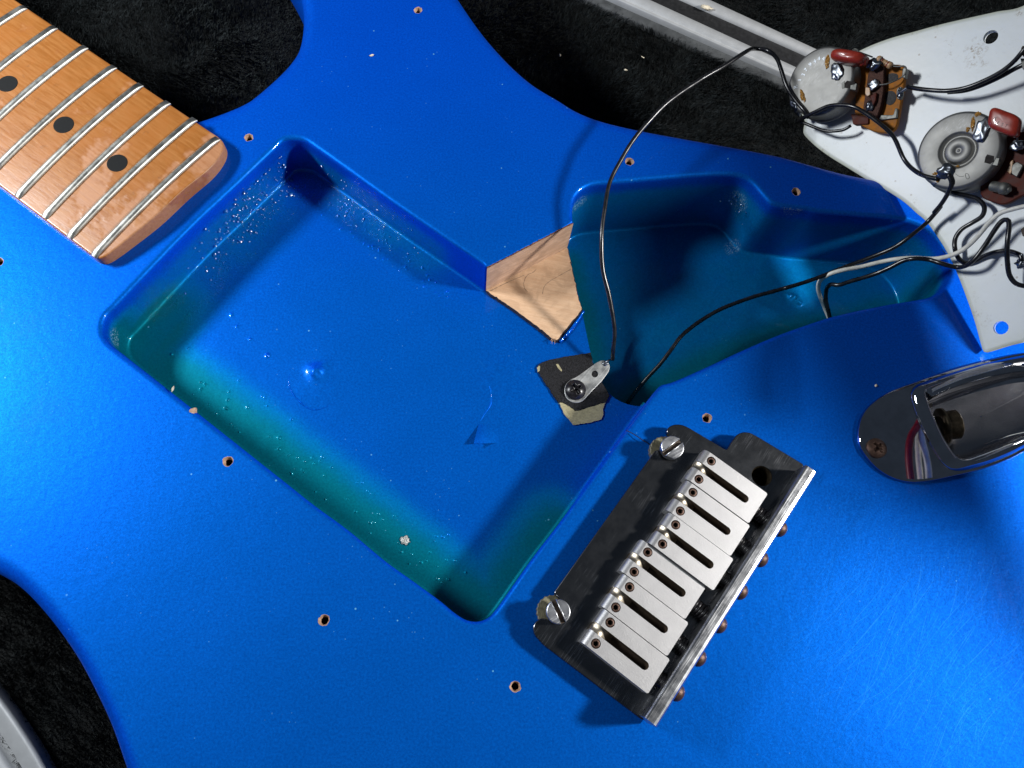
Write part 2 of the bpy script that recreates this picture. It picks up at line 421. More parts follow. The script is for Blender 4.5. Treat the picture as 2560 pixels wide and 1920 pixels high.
M['worn_edge'] = make_metal('worn_saddle_hump', (.50, .44, .35), .40, .01, _bd+1.57, dirty=.5, dirt=(.08, .05, .03))
M['slot_dark'] = plain('dark_brown_slot', (.045, .028, .016), .6, bump=.15)  # dark brown for slot walls, slot floors and switch tags
M['rust'] = plain('rusty_screw', (.085, .048, .035), .45, metal=.6, bump=.06, scale=1.5)
M['bronze'] = plain('tarnished_bronze', (.09, .07, .045), .38, metal=.85, bump=.05, scale=1.0)
M['brass_grime'] = plain('grimy_knurled_brass', (.17, .155, .10), .55, metal=.5, bump=.1)
M['black_steel'] = plain('black_steel', (.012, .011, .013), .3, metal=0, var=.4, spec=.35)
M['chrome'] = make_metal('polished_chrome', (.58, .58, .61), .022, 0, dirty=.05)
M['chrome_dull'] = make_metal('hazy_chrome', (.34, .34, .36), .24, 0, .3, dirty=.06, fine=.25, cloud=.95)
M['screw'] = make_metal('nickel_screw', (.62, .63, .66), .33, .02, .5, dirty=.15)
M['guard'] = make_guard()
M['can'] = make_metal('pot_can_steel', (.30, .295, .28), .58, 0, .9, dirty=.06, dirt=(.10, .085, .06), fine=.3, cloud=.95)
M['solder'] = make_metal('solder', (.26, .28, .31), .34, 0, dirty=.25, bumpy=.02)
M['tin'] = make_metal('tinned_lead', (.26, .26, .24), .6, 0, dirty=.3)
M['flux'] = plain('burnt_flux', (.42, .20, .03), .3, var=.6, scale=2.0, bump=.3, coat=.5)
M['board'] = plain('orange_phenolic', (.36, .125, .010), .6, scale=.5, spec=.2)
M['board_red'] = plain('red_phenolic', (.085, .017, .010), .6, scale=.5, spec=.2)
M['board_edge'] = plain('speckled_phenolic', (.085, .042, .032), .75, spec=.15, var=.7, scale=4.0)
M['cap'] = plain('red_dipped_capacitor', (.34, .032, .016), .34, var=.15, coat=.25)
M['resistor'] = plain('beige_resistor', (.52, .31, .16), .4)
M['band_red'] = plain('resistor_band', (.22, .03, .02), .4)
M['band_grey'] = plain('grey_band', (.22, .19, .17), .4)
M['ink'] = plain('black_ink', (.02, .008, .006), .5)
M['wire_black'] = plain('black_wire_jacket', (.010, .010, .012), .27, var=.3, scale=.4, spec=.6)
M['wire_white'] = plain('white_wire_jacket', (.78, .76, .68), .4, var=.12, scale=.5)
M['wire_red'] = plain('red_wire_jacket', (.32, .01, .03), .4)
M['shield'] = plain('black_shielding_paint', (.013, .013, .015), .75, var=.75, scale=2.2, bump=.25, spec=.2)
M['paper'] = plain('torn_masking_paper', (.31, .275, .16), .85, var=.2, scale=1.2, bump=.1)
M['lug'] = make_metal('tinned_lug', (.60, .61, .60), .5, .01, .9, dirty=.35, dirt=(.22, .14, .05))
M['plush'] = make_plush('black_plush_backing', (.0008, .0011, .0012), (.003, .004, .0043))
M['fibre'] = plain('black_plush_fibre', (.0105, .0135, .0145), .6, var=.8, scale=.3, spec=.25)
M['rail'] = make_metal('brushed_aluminium_rail', (.42, .43, .44), .5, 0, math.atan2(*((P(s('L', 1890, 540))-P(s('L', 720, 0))).yx)), dirty=0, dirt=(.1, .09, .08), metal=.35, cloud=.93)
M['rail_dark'] = plain('rail_gap_black', (.006, .006, .007), .6)  # black for the strip laid in the gap between the two rails
M['rail_lip'] = plain('smoked_rail_lip', (.055, .058, .06), .4, scale=.2)
M['floor'] = plain('dark_table', (.02, .017, .014), .6, scale=.05)
M['crumb'] = plain('pale_crumb', (.62, .55, .42), .8, bump=.2)
M['hair'] = plain('dark_hair', (.01, .008, .006), .5)
M['nub'] = make_metal('broken_screw_tip', (.42, .42, .40), .5, 0, dirty=.5, bumpy=.3)
# ------------------------------------------------------------------ setting: table, plush lining, rails of the case
FLOOR = -46.0
mb = MB(); mb.add([Vector((x, y, FLOOR-14)) for x, y in ((-900, -900), (900, -900), (900, 900), (-900, 900))], [(0, 1, 2, 3)], False)
obj('table_top', mb, M['floor'], kind='structure')
mb = MB(); n = 90; vs = []; fs = []
for i in range(n+1):
    for j in range(n+1):
        x, y = -420+920*i/n, -330+800*j/n
        vs.append(Vector((x, y, FLOOR+1.6*noise.noise(Vector((x*.02, y*.02, 0)))+.5*noise.noise(Vector((x*.09, y*.09, 5))))))
for i in range(n):
    for j in range(n):
        a = i*(n+1)+j; fs.append((a, a+n+1, a+n+2, a+1))
mb.add(vs, fs)
obj('plush_lining', mb, M['plush'], kind='structure')

def rail(px_hi, px_lo, z, parent, sect, closed=False):
    """aluminium section swept along a line; sect = [(t across 0..1, height)]"""
    a = [P(p, z) for p in px_hi]; b = [P(p, z) for p in px_lo]
    rings = [[at(p.lerp(q, t), z+h) for p, q in zip(a, b)] for t, h in sect]
    return MB().strip(rings, False, True, flip=True)

case = empty('guitar_case', P(s('L', 1500, 200), FLOOR), 'black plush lined guitar case with bare metal edge rails', 'case')
RZ = -40
def ext(l, k=1.6):
    a, b = Vector(l[0]), Vector(l[-1]); d = b-a; return [tuple(a-d*.55), tuple(a), tuple(b), tuple(b+d*k)]
secA = [(0, -5), (0, -.3), (.02, 0), (.40, .2), (.43, -.6), (.50, -.9), (.55, -.2), (.60, -.9), (.64, -3.0)]
mb = rail(ext([s('L', 720, 0), s('L', 1890, 540)]), ext([s('L', 370, 20), s('L', 1840, 660)]), RZ, case, secA)
obj('rail', mb, M['rail'], case)
mb = rail(ext([s('L', 720, 0), s('L', 1890, 540)]), ext([s('L', 370, 20), s('L', 1840, 660)]), RZ, case, [(.64, -3.0), (.9, -3.6), (.95, -4.4), (1, -6)])
obj('rail_lip', mb, M['rail_lip'], case)
secB = [(0, -6), (0, -4.5), (.2, -4), (.3, -.8), (.36, 0), (.85, .2), (.90, -.3), (1, -.6), (1, -3)]
mb = rail(ext([s('L', 1290, 0), s('L', 2110, 390)]), ext([s('L', 1000, 0), s('L', 1990, 440)]), RZ, case, secB)
obj('rail', mb, M['rail'], case)
mb = rail(ext([s('L', 1000, 0), s('L', 1990, 440)]), ext([s('L', 720, 0), s('L', 1890, 540)]), RZ, case, [(-.02, -1.6), (.5, -2.4), (1.02, -1.2)])
obj('rail_channel', mb, M['rail_dark'], case)
def curve_ext(l, z):
    w3 = [P(p, z) for p in l]; w3 = [w3[0]*2.2-w3[1]*1.2]+w3+[w3[-1]*2.6-w3[-2]*1.6]; return cat(w3, 2.5)
oA = curve_ext([s('M', 0, 1195), s('M', 80, 1305), s('M', 160, 1425), s('M', 230, 1535), s('M', 300, 1659)], RZ)
iA = off(oA, -12.5, normals2(oA, False))
cen = P(s('M', -200, 1659), RZ)
if (iA[0]-cen).length > (oA[0]-cen).length: iA = off(oA, 12.5, normals2(oA, False))
sec = [(0, -6), (0, -.8), (.04, -.1), (.12, 0), (.16, -.6), (.42, -.5), (.46, -2.2), (.52, -6), (.60, -6.5), (.66, -2.5), (.72, -1.6), (.96, -1.8), (1, -3), (1, -6)]
mb = MB().strip([[p.lerp(q, t)+Z*h for p, q in zip(oA, iA)] for t, h in sec], False, True, flip=True)
obj('rail', mb, M['rail'], case)

# ------------------------------------------------------------------ guitar: body
BODY_T = 45.0
B0 = P(s('D', 1000, 900), -BODY_T)
guitar = empty('electric_guitar', B0, 'metallic blue electric guitar body with open cavities and a maple neck', 'guitar')

zc = -1.6
edge_px = [s('D', 400, -380), s('D', 487, -299), s('D', 563, -204), s('D', 622, -95), s('B', 265, 0), s('B', 273, 130), s('B', 245, 285), s('B', 195, 365), s('B', 125, 440),
           s('B', 0, 550), s('A', 1450, 598), s('A', 1200, 697), s('A', 900, 770)]
edge_px += [s('D', 250, 340), s('D', 60, 330), s('D', -120, 300), s('D', -230, 330), s('D', -250, 480), s('D', -300, 640), s('D', -420, 820), s('D', -470, 960), s('D', -400, 1080), s('D', -240, 1150)]
edge_px += [s('M', 0, 380), s('M', 130, 470), s('M', 330, 690), s('M', 500, 935), s('M', 620, 1160), s('M', 720, 1375), s('M', 820, 1659)]
edge_px += [s('D', 300, 1760), s('D', 330, 1950), s('D', 460, 2200), s('D', 900, 2420), s('D', 1600, 2420), s('D', 2250, 2150), s('D', 2600, 1700), s('D', 2650, 1200),
            s('D', 2560, 900), s('D', 2400, 680), s('D', 2230, 540), s('D', 2060, 445), s('D', 1950, 398)]
edge_px += [s('L', 2212, 1345), s('L', 1760, 1222), s('L', 1500, 1168), s('L', 1000, 1078), s('L', 600, 1003), s('L', 300, 928), s('L', 130, 858), s('L', 0, 778),
            s('B', 1659, 498), s('B', 1560, 418), s('B', 1450, 308), s('B', 1340, 178), s('B', 1215, 0), s('D', 940, -90), s('D', 870, -260), s('D', 800, -400), s('D', 600, -470)]
outer = ccw(cat([P(p, zc) for p in edge_px], 1.6, True)); outer = [at(p, 0) for p in outer]
ER = 5.0
on = normals2(outer)

# cavity outline: pool chain (from the wood patch round to the notch) and control chain (notch round to the patch)
cut_a, cut_b = P(s('C', 903, 515)), P(s('C', 187, 888))       # bare wood patch: right and left top ends
notch = P(s('N', 690, 1470))
pool_px = [s('B', 1340, 1562), s('B', 1100, 1398), s('B', 800, 1193), s('B', 500, 978), s('B', 350, 872), s('B', 290, 833), s('B', 230, 820), s('B', 165, 828),
           s('J', 1110, 88), s('J', 900, 288), s('J', 600, 570), s('J', 330, 848), s('J', 120, 1068), s('J', 62, 1128), s('J', 42, 1190), s('J', 50, 1255), s('J', 95, 1312),
           s('J', 160, 1362), s('K', 0, 700), s('K', 200, 858), s('K', 400, 1005), s('K', 620, 1188), s('K', 800, 1318), s('K', 950, 1428), s('K', 1040, 1502), s('K', 1105, 1540),
           s('K', 1170, 1549), s('K', 1232, 1527), s('K', 1282, 1475), s('K', 1340, 1395), s('K', 1500, 1168), s('K', 1659, 960), s('N', 560, 1640), s('N', 640, 1530)]
ctrl_px = [s('N', 712, 1452), s('N', 770, 1437), s('N', 1000, 1338), s('N', 1250, 1222), s('N', 1500, 1117), s('N', 1780, 1020), s('I', 430, 1262), s('I', 700, 1198), s('I', 1000, 1140),
           s('I', 1200, 1108), s('I', 1330, 1078), s('I', 1420, 1022), s('I', 1482, 935), s('I', 1503, 850), s('I', 1480, 735), s('I', 1420, 610), s('I', 1310, 490), s('I', 1150, 412),
           s('I', 1000, 383), s('I', 700, 355), s('I', 300, 320), s('N', 1650, 320), s('N', 1480, 300), s('N', 1420, 280), s('N', 1370, 230), s('N', 1310, 160), s('N', 1260, 120),
           s('N', 1200, 101), s('N', 1100, 95), s('N', 900, 105), s('N', 600, 130), s('N', 380, 148), s('N', 270, 160), s('N', 215, 180), s('N', 168, 218), s('N', 145, 262), s('N', 135, 330)]
ch_wood = resample([cut_a, cut_b], .8)
ch_pool = cat([cut_b]+[P(p) for p in pool_px]+[notch], .8)
ch_ctrl = cat([notch]+[P(p) for p in ctrl_px]+[cut_a], .8)
hole = ch_wood[:-1]+ch_pool[:-1]+ch_ctrl[:-1]
if area2(hole) < 0: raise ValueError('hole order')
nw, npool = len(ch_wood)-1, len(ch_pool)-1
hn = normals2(hole)
for i in range(len(hole)): pass
hr = [0.25 if i <= nw else 1.5 for i in range(len(hole))]
for _ in range(5): hr = [(hr[i-1]+hr[i]*2+hr[(i+1) % len(hr)])/4 for i in range(len(hr))]
D1, D2, FIL = 17.3, 31.0, 1.1

jr_px = [s('V', *p) for p in ((240, 530), (285, 720), (370, 920), (470, 1120), (590, 1290), (660, 1335), (740, 1340), (900, 1290), (1120, 1205), (1382, 1095))]+[s('H', *p) for p in ((2100, 900), (2280, 760), (2360, 560), (2300, 330), (2130, 240))]+[s('V', *p) for p in ((1382, 185), (1100, 228), (850, 285), (680, 335), (520, 395), (400, 445), (320, 480), (266, 505))]
jr = ccw(cat([P(p, 4.2) for p in jr_px], .8, True)); jr = [at(p, 0) for p in jr]; jrn = normals2(jr)
ah = P(s('F', 1166, 366), 4.6)
# screw holes
SH = [s('D', 537, 297), s('D', 903, 22), s('D', 1360, 349), s('D', 1720, 414), s('D', 1527, 903), s('D', 492, 997), s('D', 700, 1340), s('D', 1113, 1483), s('D', -3, 565)]
holes = []
for px in SH:
    c = P(px); holes.append((c, [c+Vector((math.cos(t), math.sin(t), 0))*(1.42+random.uniform(-.13, .16)) for t in [k*2*math.pi/18 for k in range(18)]]))

SPOTS = [(s('C', 980, 400), 8, 5.5), (s('J', 120, 1270), 8, 4), (s('I', 1410, 930), 15, 8), (s('I', 1180, 650), 15, 6), (s('I', 1000, 570), 15, 4), (s('N', 1190, 270), 12, 6),
         (s('N', 1330, 390), 16, 4), (s('N', 1170, 560), 30, 4), (s('I', 1000, 1080), 25, 4), (s('N', 1560, 310), 1, 5)]
SPOTS = [(P(px, -z), r, 1) for px, z, r in SPOTS]
def wear(p): return max([a*sstep(r, r*.3, (p-c).length) for c, r, a in SPOTS])
pl_a, pl_b = P(s('J', 150, 1350), -D1), P(s('K', 1000, 1470), -D1)       # lower left edge of the pool at floor depth (as drawn through the rim)
pool_ll = [P(s('J', 60, 1290)), P(s('K', 0, 700)), P(s('K', 400, 1005)), P(s('K', 950, 1428)), P(s('K', 1170, 1549))]
pool_lr = [P(s('K', 1170, 1549)), P(s('K', 1340, 1395)), P(s('K', 1659, 960))]
pool_ul = [P(s('J', 60, 1200)), P(s('J', 600, 570)), P(s('J', 900, 288))]
ctrl_lo = [P(s('N', 690, 1470)), P(s('N', 1000, 1338)), P(s('N', 1500, 1115)), P(s('I', 430, 1262)), P(s('I', 1200, 1108)), P(s('I', 1420, 1020))]
lip_px = [s('C', 870, 775), s('C', 905, 960), s('C', 945, 1110), s('C', 975, 1240), s('C', 1050, 1600), s('G', 1235, 480), s('G', 1320, 690), s('G', 1390, 830), s('G', 1480, 930), s('G', 1600, 1010),
          s('G', 1750, 1065), s('G', 1930, 1080)]
lip = cat([at(cut_a, -D1)]+[P(p, -D1) for p in lip_px[1:]]+[at(notch, -D1)], 1.0)
ulc = P(s('J', 900, 288)); urw = [P(s('B', 330, 860)), P(s('B', 1000, 1330))]
def thin_lift_at(p):
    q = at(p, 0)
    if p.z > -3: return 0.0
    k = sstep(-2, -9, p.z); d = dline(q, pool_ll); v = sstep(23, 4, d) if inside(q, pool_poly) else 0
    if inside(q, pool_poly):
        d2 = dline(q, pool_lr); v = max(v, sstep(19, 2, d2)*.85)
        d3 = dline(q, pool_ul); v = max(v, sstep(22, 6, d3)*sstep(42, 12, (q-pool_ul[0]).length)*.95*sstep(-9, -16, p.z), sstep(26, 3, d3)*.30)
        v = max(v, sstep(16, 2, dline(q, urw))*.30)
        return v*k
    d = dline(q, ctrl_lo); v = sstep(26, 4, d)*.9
    v = max(v, sstep(19, 2, min((q-at(a, 0)).length for a in lip[::3]))*.85, .42)  # least value tints the whole control cavity lighter, standing in for fill light
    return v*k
def drip_at(p):
    q = at(p, 0); d = dline(q, [P(s('J', 330, 848)), P(s('J', 1110, 88))]); d2 = dline(q, urw)
    a = sstep(16, 9, d)*(1 if p.z < -3 else 0); b = sstep(13, 6, d2)*sstep(75, 25, (q-urw[0]).length)*(.8 if p.z < -5 else 0)
    return min(1, max(a, b))
pool_poly = [at(p, 0) for p in ch_wood+ch_pool]+[at(p, 0) for p in lip[::-1]]
pool_poly = off(ccw(pool_poly), .5)

mb = MB()
ring_in = [at(p+v*(-ER-.8), 0) for p, v in zip(outer, on)]
ring_in2 = [at(p+v*(-ER), 0) for p, v in zip(outer, on)]
prof = [(-ER+ER*math.sin(a), -ER+ER*math.cos(a)) for a in [k/8*math.pi/2 for k in range(1, 9)]]
rings = [ring_in, ring_in2]+[[at(p+v*d, z) for p, v in zip(outer, on)] for d, z in prof]
rings += [[at(p, -BODY_T+ER) for p in outer], [at(p+v*(-ER*.6), -BODY_T) for p, v in zip(outer, on)]]
mb.strip(rings, True, True, flip=True)
mb.fill([[at(p, -BODY_T) for p in rings[-1]]], False, -Z)
top_hole = [at(p+v*(r+.4), 0) for p, v, r in zip(hole, hn, hr)]
for i in range(4): pass
mb.fill([ring_in, top_hole, jr, [at(ah, 0)+Vector((math.cos(t), math.sin(t), 0))*3.6 for t in [k*2*math.pi/20 for k in range(20)]]]+[h for _, h in holes], True)
# cavity walls
def wall(chain_idx, depth):
    idx = chain_idx; rr = []
    def ringat(fn, z): rr.append([at(hole[i]+hn[i]*fn(i), z(i) if callable(z) else z) for i in idx])
    ringat(lambda i: hr[i]+.4, 0); ringat(lambda i: hr[i], 0)
    for k in range(1, 7):
        a = k/6*math.pi/2; ringat(lambda i: hr[i]*(1-math.sin(a)), lambda i: -hr[i]*(1-math.cos(a)))
    for k in range(1, 13):
        z0 = -1.6; z1 = -(depth-FIL); ringat(lambda i: 0, z0+(z1-z0)*k/12)
    for k in range(1, 6):
        a = k/5*math.pi/2; ringat(lambda i: -(FIL-FIL*math.cos(a)), -(depth-FIL+FIL*math.sin(a)))
    flat = [p for r in rr for p in r]
    mb.strip(rr, False, True, flip=False, thin=[thin_lift_at(p) for p in flat], drip=[drip_at(p) for p in flat], wear=[wear(p) if p.z < -.5 else 0 for p in flat])
    return rr[-1]
n_h = len(hole)
base_pool = wall(list(range(0, nw+npool+1)), D1)
base_ctrl = wall([i % n_h for i in range(nw+npool, n_h+1)], D2)
# pool floor and control floor, with sags and lumps in the paint
LUMPS = [(s('D', 682, 803), 2.6, 1.5), (s('D', 578, 768), .6, .6), (s('D', 540, 733), .4, .35), (s('D', 500, 680), .5, .3), (s('D', 512, 705), .35, .25), (s('D', 535, 880), .35, .4), (s('D', 695, 838), 6.0, .22),
         (s('D', 1092, 800), 5, .3), (s('D', 1060, 825), 4, .35), (s('N', 1570, 905), 2.2, 1.0), (s('N', 1545, 880), 1.0, .8), (s('N', 1600, 925), .9, .7), (s('I', 100, 1100), .8, .8)]
LUMPS = [(P(px, -D1 if px[0] < 1500 else -D2), r, h) for px, r, h in LUMPS]
for _ in range(60):
    t = random.random(); q = P(s('B', 330, 860)).lerp(P(s('B', 1250, 1500)), t)+Vector((-random.uniform(4, 12)*.55, -random.uniform(4, 14)*.8, 0)); LUMPS.append((q, random.uniform(.2, .45), random.uniform(.06, .2)))
for _ in range(70):
    t = random.random(); q = P(s('J', 160, 1362)).lerp(P(s('K', 950, 1428)), t)+Vector((.6, .8, 0))*random.uniform(3, 17); LUMPS.append((q, random.uniform(.2, .4), random.uniform(.2, .45)))
tear_a, tear_b, tear_c = P(s('D', 1065, 815), -D1), P(s('D', 1042, 955), -D1), P(s('D', 1085, 958), -D1)
def relief(p):
    h = .12*noise.noise(p*.05)
    for c, r, a in LUMPS:
        d2 = ((p.x-c.x)**2+(p.y-c.y)**2)/(r*r)
        if d2 < 6: h += a*math.exp(-d2*1.1*(1+.5*noise.noise(Vector((p.x*.9/r, p.y*.9/r, c.x)))))*(1+.35*noise.noise(Vector((p.x*1.6/r, p.y*1.6/r, c.y))))
    return h
def floor(loop, z, feats, step):
    lp = [Vector((p.x, p.y)) for p in ccw(loop)]
    xs = [p.x for p in lp]; ys = [p.y for p in lp]; pts = []
    x = min(xs)
    poly = [(p.x, p.y) for p in lp]; near = [at(c, 0) for c, r, a in feats]
    def clear(q): return min((q-a).length_squared for a in lp[::2]) > (step*.5)**2
    i = 0
    while x < max(xs):
        y = min(ys)+(step/2 if i % 2 else 0)
        while y < max(ys):
            q = Vector((x, y))
            if inside(q, poly) and clear(q): pts.append(q)
            y += step
        x += step*.87; i += 1
    for c, r, a in feats:
        k = 5 if r < 1 else 9
        for u in range(-k, k+1):
            for v in range(-k, k+1):
                q = Vector((c.x+r*1.9*u/k, c.y+r*1.9*v/k))
                if inside(q, poly) and clear(q): pts.append(q)
    V, E_, Fc, *_ = delaunay_2d_cdt(lp+pts, [], [list(range(len(lp)))], 1, 1e-4)
    vs = []; nl = len(lp)
    for q in V:
        p = Vector((q.x, q.y, z)); b = min((q-a).length for a in lp[::2]); p.z += relief(p)*sstep(0, 2.5, b) if b < 2.5 else relief(p); vs.append(p)
    fs = [f if (vs[f[1]]-vs[f[0]]).cross(vs[f[2]]-vs[f[0]]).z > 0 else f[::-1] for f in Fc]
    mb.add(vs, [tuple(f) for f in fs], True, thin=[thin_lift_at(p) for p in vs], drip=[drip_at(p) for p in vs], wear=[wear(p) for p in vs])
pool_loop = base_pool+[p for p in lip[::-1]][1:-1]
floor(pool_loop, -D1, [l for l in LUMPS if abs(l[0].z+D1) < 1 or abs(l[0].z) < 1], 1.7)
ctrl_loop = base_ctrl+[at(p, -D2) for p in lip][1:-1]
floor(ctrl_loop, -D2, [l for l in LUMPS if abs(l[0].z+D2) < 1], 2.2)
lr = [[at(p, z) for p in lip] for z in (-D1, -D1-.3, -D1-4, -D1-8, -D2)]
mb.strip(lr, False, True, flip=True, thin=[.8]*len(lip)*5)
body = obj('body', mb, M['paint'], guitar)

# bare wood patch: sawn wall and ledge
mb = MB()
inn = Vector((-(cut_b-cut_a).y, (cut_b-cut_a).x, 0)).normalized()          # points into the cavity
if inside(cut_a.lerp(cut_b, .5)+inn*2, pool_poly) is False: inn = -inn
ledge_z = -D1+1.3
A0, B0w = cut_a+inn*.35, cut_b+inn*.35
rows = []
for k in range(9):
    z = -.35+(ledge_z+.35)*k/8
    rows.append([at(A0.lerp(B0w, t/24)+inn*.10*noise.noise(Vector((t*.7, z*.4, 0))), z) for t in range(25)])
mb.strip(rows, False, True, flip=True)
wall_o = obj('sawn_wall', mb, M['wood_wall'], body)
mb = MB(); pp = resample([at(A0, -.15), at(B0w, -.15)], .35)
pp = [p+Vector((0, 0, random.uniform(-.12, .12)))-inn*random.uniform(0, .3) for p in pp]; mb.tube(pp, [random.choice((.06, .1, .16, .22)) for _ in pp], 5)
obj('chipped_edge', mb, M['chipped'], body)
mb = MB()
led_px = [s('C', 870, 775), s('C', 890, 880), s('C', 908, 970), s('C', 940, 1110), s('C', 975, 1240), s('C', 875, 1365), s('C', 770, 1495), s('C', 728, 1478), s('C', 660, 1420), s('C', 560, 1345), s('C', 420, 1240), s('C', 300, 1160), s('C', 200, 1102)]
led = [at(A0, ledge_z)]+[P(p, ledge_z) for p in led_px[1:-1]]+[at(B0w, ledge_z)]
jit = []
for a, b in zip(led, led[1:]):
    k = max(1, int((b-a).length/.7))
    for j in range(k):
        q = a.lerp(b, j/k); jit.append(q+Vector((random.gauss(0, .10), random.gauss(0, .10), 0)))
jit.append(led[-1])
jit = ccw(jit)
mb.fill([jit], False)
nn = normals2(jit)
mb.m = 1
mb.strip([jit, [p+v*.12-Z*.25 for p, v in zip(jit, nn)], [at(p+v*.5, -D1-.05) for p, v in zip(jit, nn)]], True, True, flip=True)
obj('bare_wood', mb, [M['wood'], M['burnt']], body, 'bare pale wood ledge where the painted wall was cut away')
for l in (((535, 945), (512, 975), (496, 1020), (503, 1065), (525, 1092)), ((652, 1112), (662, 1060), (690, 1022), (780, 965), (890, 905)), ((530, 950), (575, 930), (600, 905)), ((1010-790, 1085), (350, 1020), (500, 955))):
    mb = MB(); pp = cat([P(s('C', *q), ledge_z+.01) for q in l], .5); mb.tube(pp, [.03+.07*abs(noise.noise(q*1.3)) for q in pp], 5); obj('crack', mb, M['burnt'], body)
mb = MB()                                                                # ridge of blue paint left along the cut
r0 = [P(s('C', 990, 1255), -D1), P(s('C', 890, 1400), -D1), P(s('C', 790, 1512), -D1)]
mb.tube(cat([p+Z*.2 for p in r0], .7), [.55+.25*noise.noise(Vector((i*.9, 0, 0))) for i in range(len(cat(r0, .7)))], 10)
mb.at['drip'] = {i: 1.0 for i in range(len(mb.v))}
obj('paint_ridge', mb, M['paint'], body)
mb = MB()
for k in range(10):
    b = P(s('C', 735+random.uniform(-14, 22), 1482), ledge_z); e = b+Vector((random.uniform(-.8, .3), -random.uniform(.8, 2.2), random.uniform(-.3, .7)))
    mb.tube([b, b.lerp(e, .5)+Vector((random.uniform(-.2, .2), 0, .2)), e], [.09, .06, .02], 4)
obj('wood_splinters', mb, M['wood'], body, kind='stuff')

# a lifted flap of paint and the ridge running up from it
def kp(x, y, h): return P(s('K', x, y), -D1)+Z*h
A_, B_, C_, D_ = kp(1176, 380, .05), kp(1148, 506, 2.3), kp(1295, 490, .05), kp(1330, 370, -.15)
mb = MB(); n = 8; rows = []
for i in range(n+1):
    a, b = A_.lerp(B_, i/n), D_.lerp(C_, i/n); rows.append([a.lerp(b, j/n)-Z*(.35*math.sin(j/n*math.pi)*(i/n)) for j in range(n+1)])
mb.strip(rows, False, True); obj('paint_flap', mb, M['paint'], body)
rd = cat([kp(x, y, -.05) for x, y in ((1170, 395), (1205, 330), (1248, 262), (1250, 180), (1232, 112), (1280, 78), (1340, 58), (1410, 48))], .8)
mb = MB(); mb.tube(rd, [.05+.5*math.sin(math.pi*i/(len(rd)-1))*(.7+.5*noise.noise(rd[i]*.5)) for i in range(len(rd))], 10); obj('paint_wrinkle', mb, M['paint'], body)

# rim of a dried run round the big lump
rd = cat([kp(x, y, 0) for x, y in ((58, 80), (50, 130), (70, 190), (118, 248), (180, 292), (250, 288), (345, 238))], .6)
mb = MB(); mb.tube(rd, [.04+.24*math.sin(math.pi*i/(len(rd)-1))*(.7+.8*noise.noise(rd[i]*.9)) for i in range(len(rd))], 8); obj('paint_wrinkle', mb, M['paint'], body)
# glossy sags of lacquer that ran down the cavity walls and are shaped to glint, each tilted between lamp and camera
LAMP_L, LAMP_R = Vector((-400, 180, 270)), Vector((620, 20, 440))
mb = MB()
def sag(p, lamp_at, r):
    h = ((lamp_at-p).normalized()+(EYE-p).normalized()).normalized()
    h = (h+Vector((random.gauss(0, .11), random.gauss(0, .11), random.gauss(0, .08)))).normalized(); u = h.orthogonal().normalized(); v = h.cross(u)
    a = random.uniform(0, 6.3); u, v = u*math.cos(a)+v*math.sin(a), v*math.cos(a)-u*math.sin(a); e = random.uniform(.4, 1); k = random.uniform(.75, 1.2)
    rr = [r*random.uniform(.7, 1.2) for _ in range(9)]
    for f, z in (): pass
    mb.strip([[p+(u*math.cos(j*2*math.pi/9)+v*math.sin(j*2*math.pi/9)*e)*rr[j]*f+h*z*r for j in range(9)] for f, z in ((1.1, -.35), (.95, 0), (.6, .06), (.2, .09), (.01, .095))], True, True)
for _ in range(210):
    t = min(1, max(0, random.gauss(.70, .22))); q = P(s('J', 330, 848)).lerp(P(s('J', 1140, 70)), t); d = random.choice((.15, .15, .15, random.uniform(.3, 4.5), random.uniform(.3, 7)))
    inward = Vector((.72, -.69, 0)); z = -random.uniform(4.5, 16.5) if d == .15 else -D1+.1
    sag(at(q+inward*d, z), LAMP_R, abs(random.gauss(0, .24))+.1)
for _ in range(90):
    t = min(1, max(0.03, abs(random.gauss(.12, .22)))); q = P(s('B', 330, 860)).lerp(P(s('B', 1340, 1562)), t); d = random.choice((.15, random.uniform(.3, 4), random.uniform(.3, 9)))
    inward = Vector((-.56, -.83, 0)); z = -random.uniform(9, 16.5) if d == .15 else -D1+.1
    sag(at(q+inward*d, z), LAMP_L, abs(random.gauss(0, .18))+.08)
for _ in range(45):
    q = P(s('N', 1190, 240), -10).lerp(P(s('N', 1330, 400), -16), random.random())+Vector((random.gauss(0, 2.5), random.gauss(0, 2.5), 0)); sag(q, LAMP_L, abs(random.gauss(0, .14))+.07)
mb.at['drip'] = {i: 1.0 for i in range(len(mb.v))}
obj('glint_sags', mb, M['lacquer'], body, kind='stuff')

# screw holes: flared wooden rim running down into a bore coloured black for its shade
sh0 = None
for k, (c, loop) in enumerate(holes):
    mb = MB(); mm = len(loop)
    def rg(f, z, j=0): return [at(c+(p-c)*f+Vector((random.uniform(-j, j), random.uniform(-j, j), 0)), z) for p in loop]
    mb.strip([rg(1.04, .012), rg(1.0, .03), rg(.93, -.25, .05), rg(.78, -.9, .06), rg(.66, -1.5, .05)], True, True, flip=True)
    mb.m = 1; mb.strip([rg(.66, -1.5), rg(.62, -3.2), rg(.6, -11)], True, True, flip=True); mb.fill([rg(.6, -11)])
    obj('screw_hole', mb, [M['hole_wood'], M['hole_shade']], body)
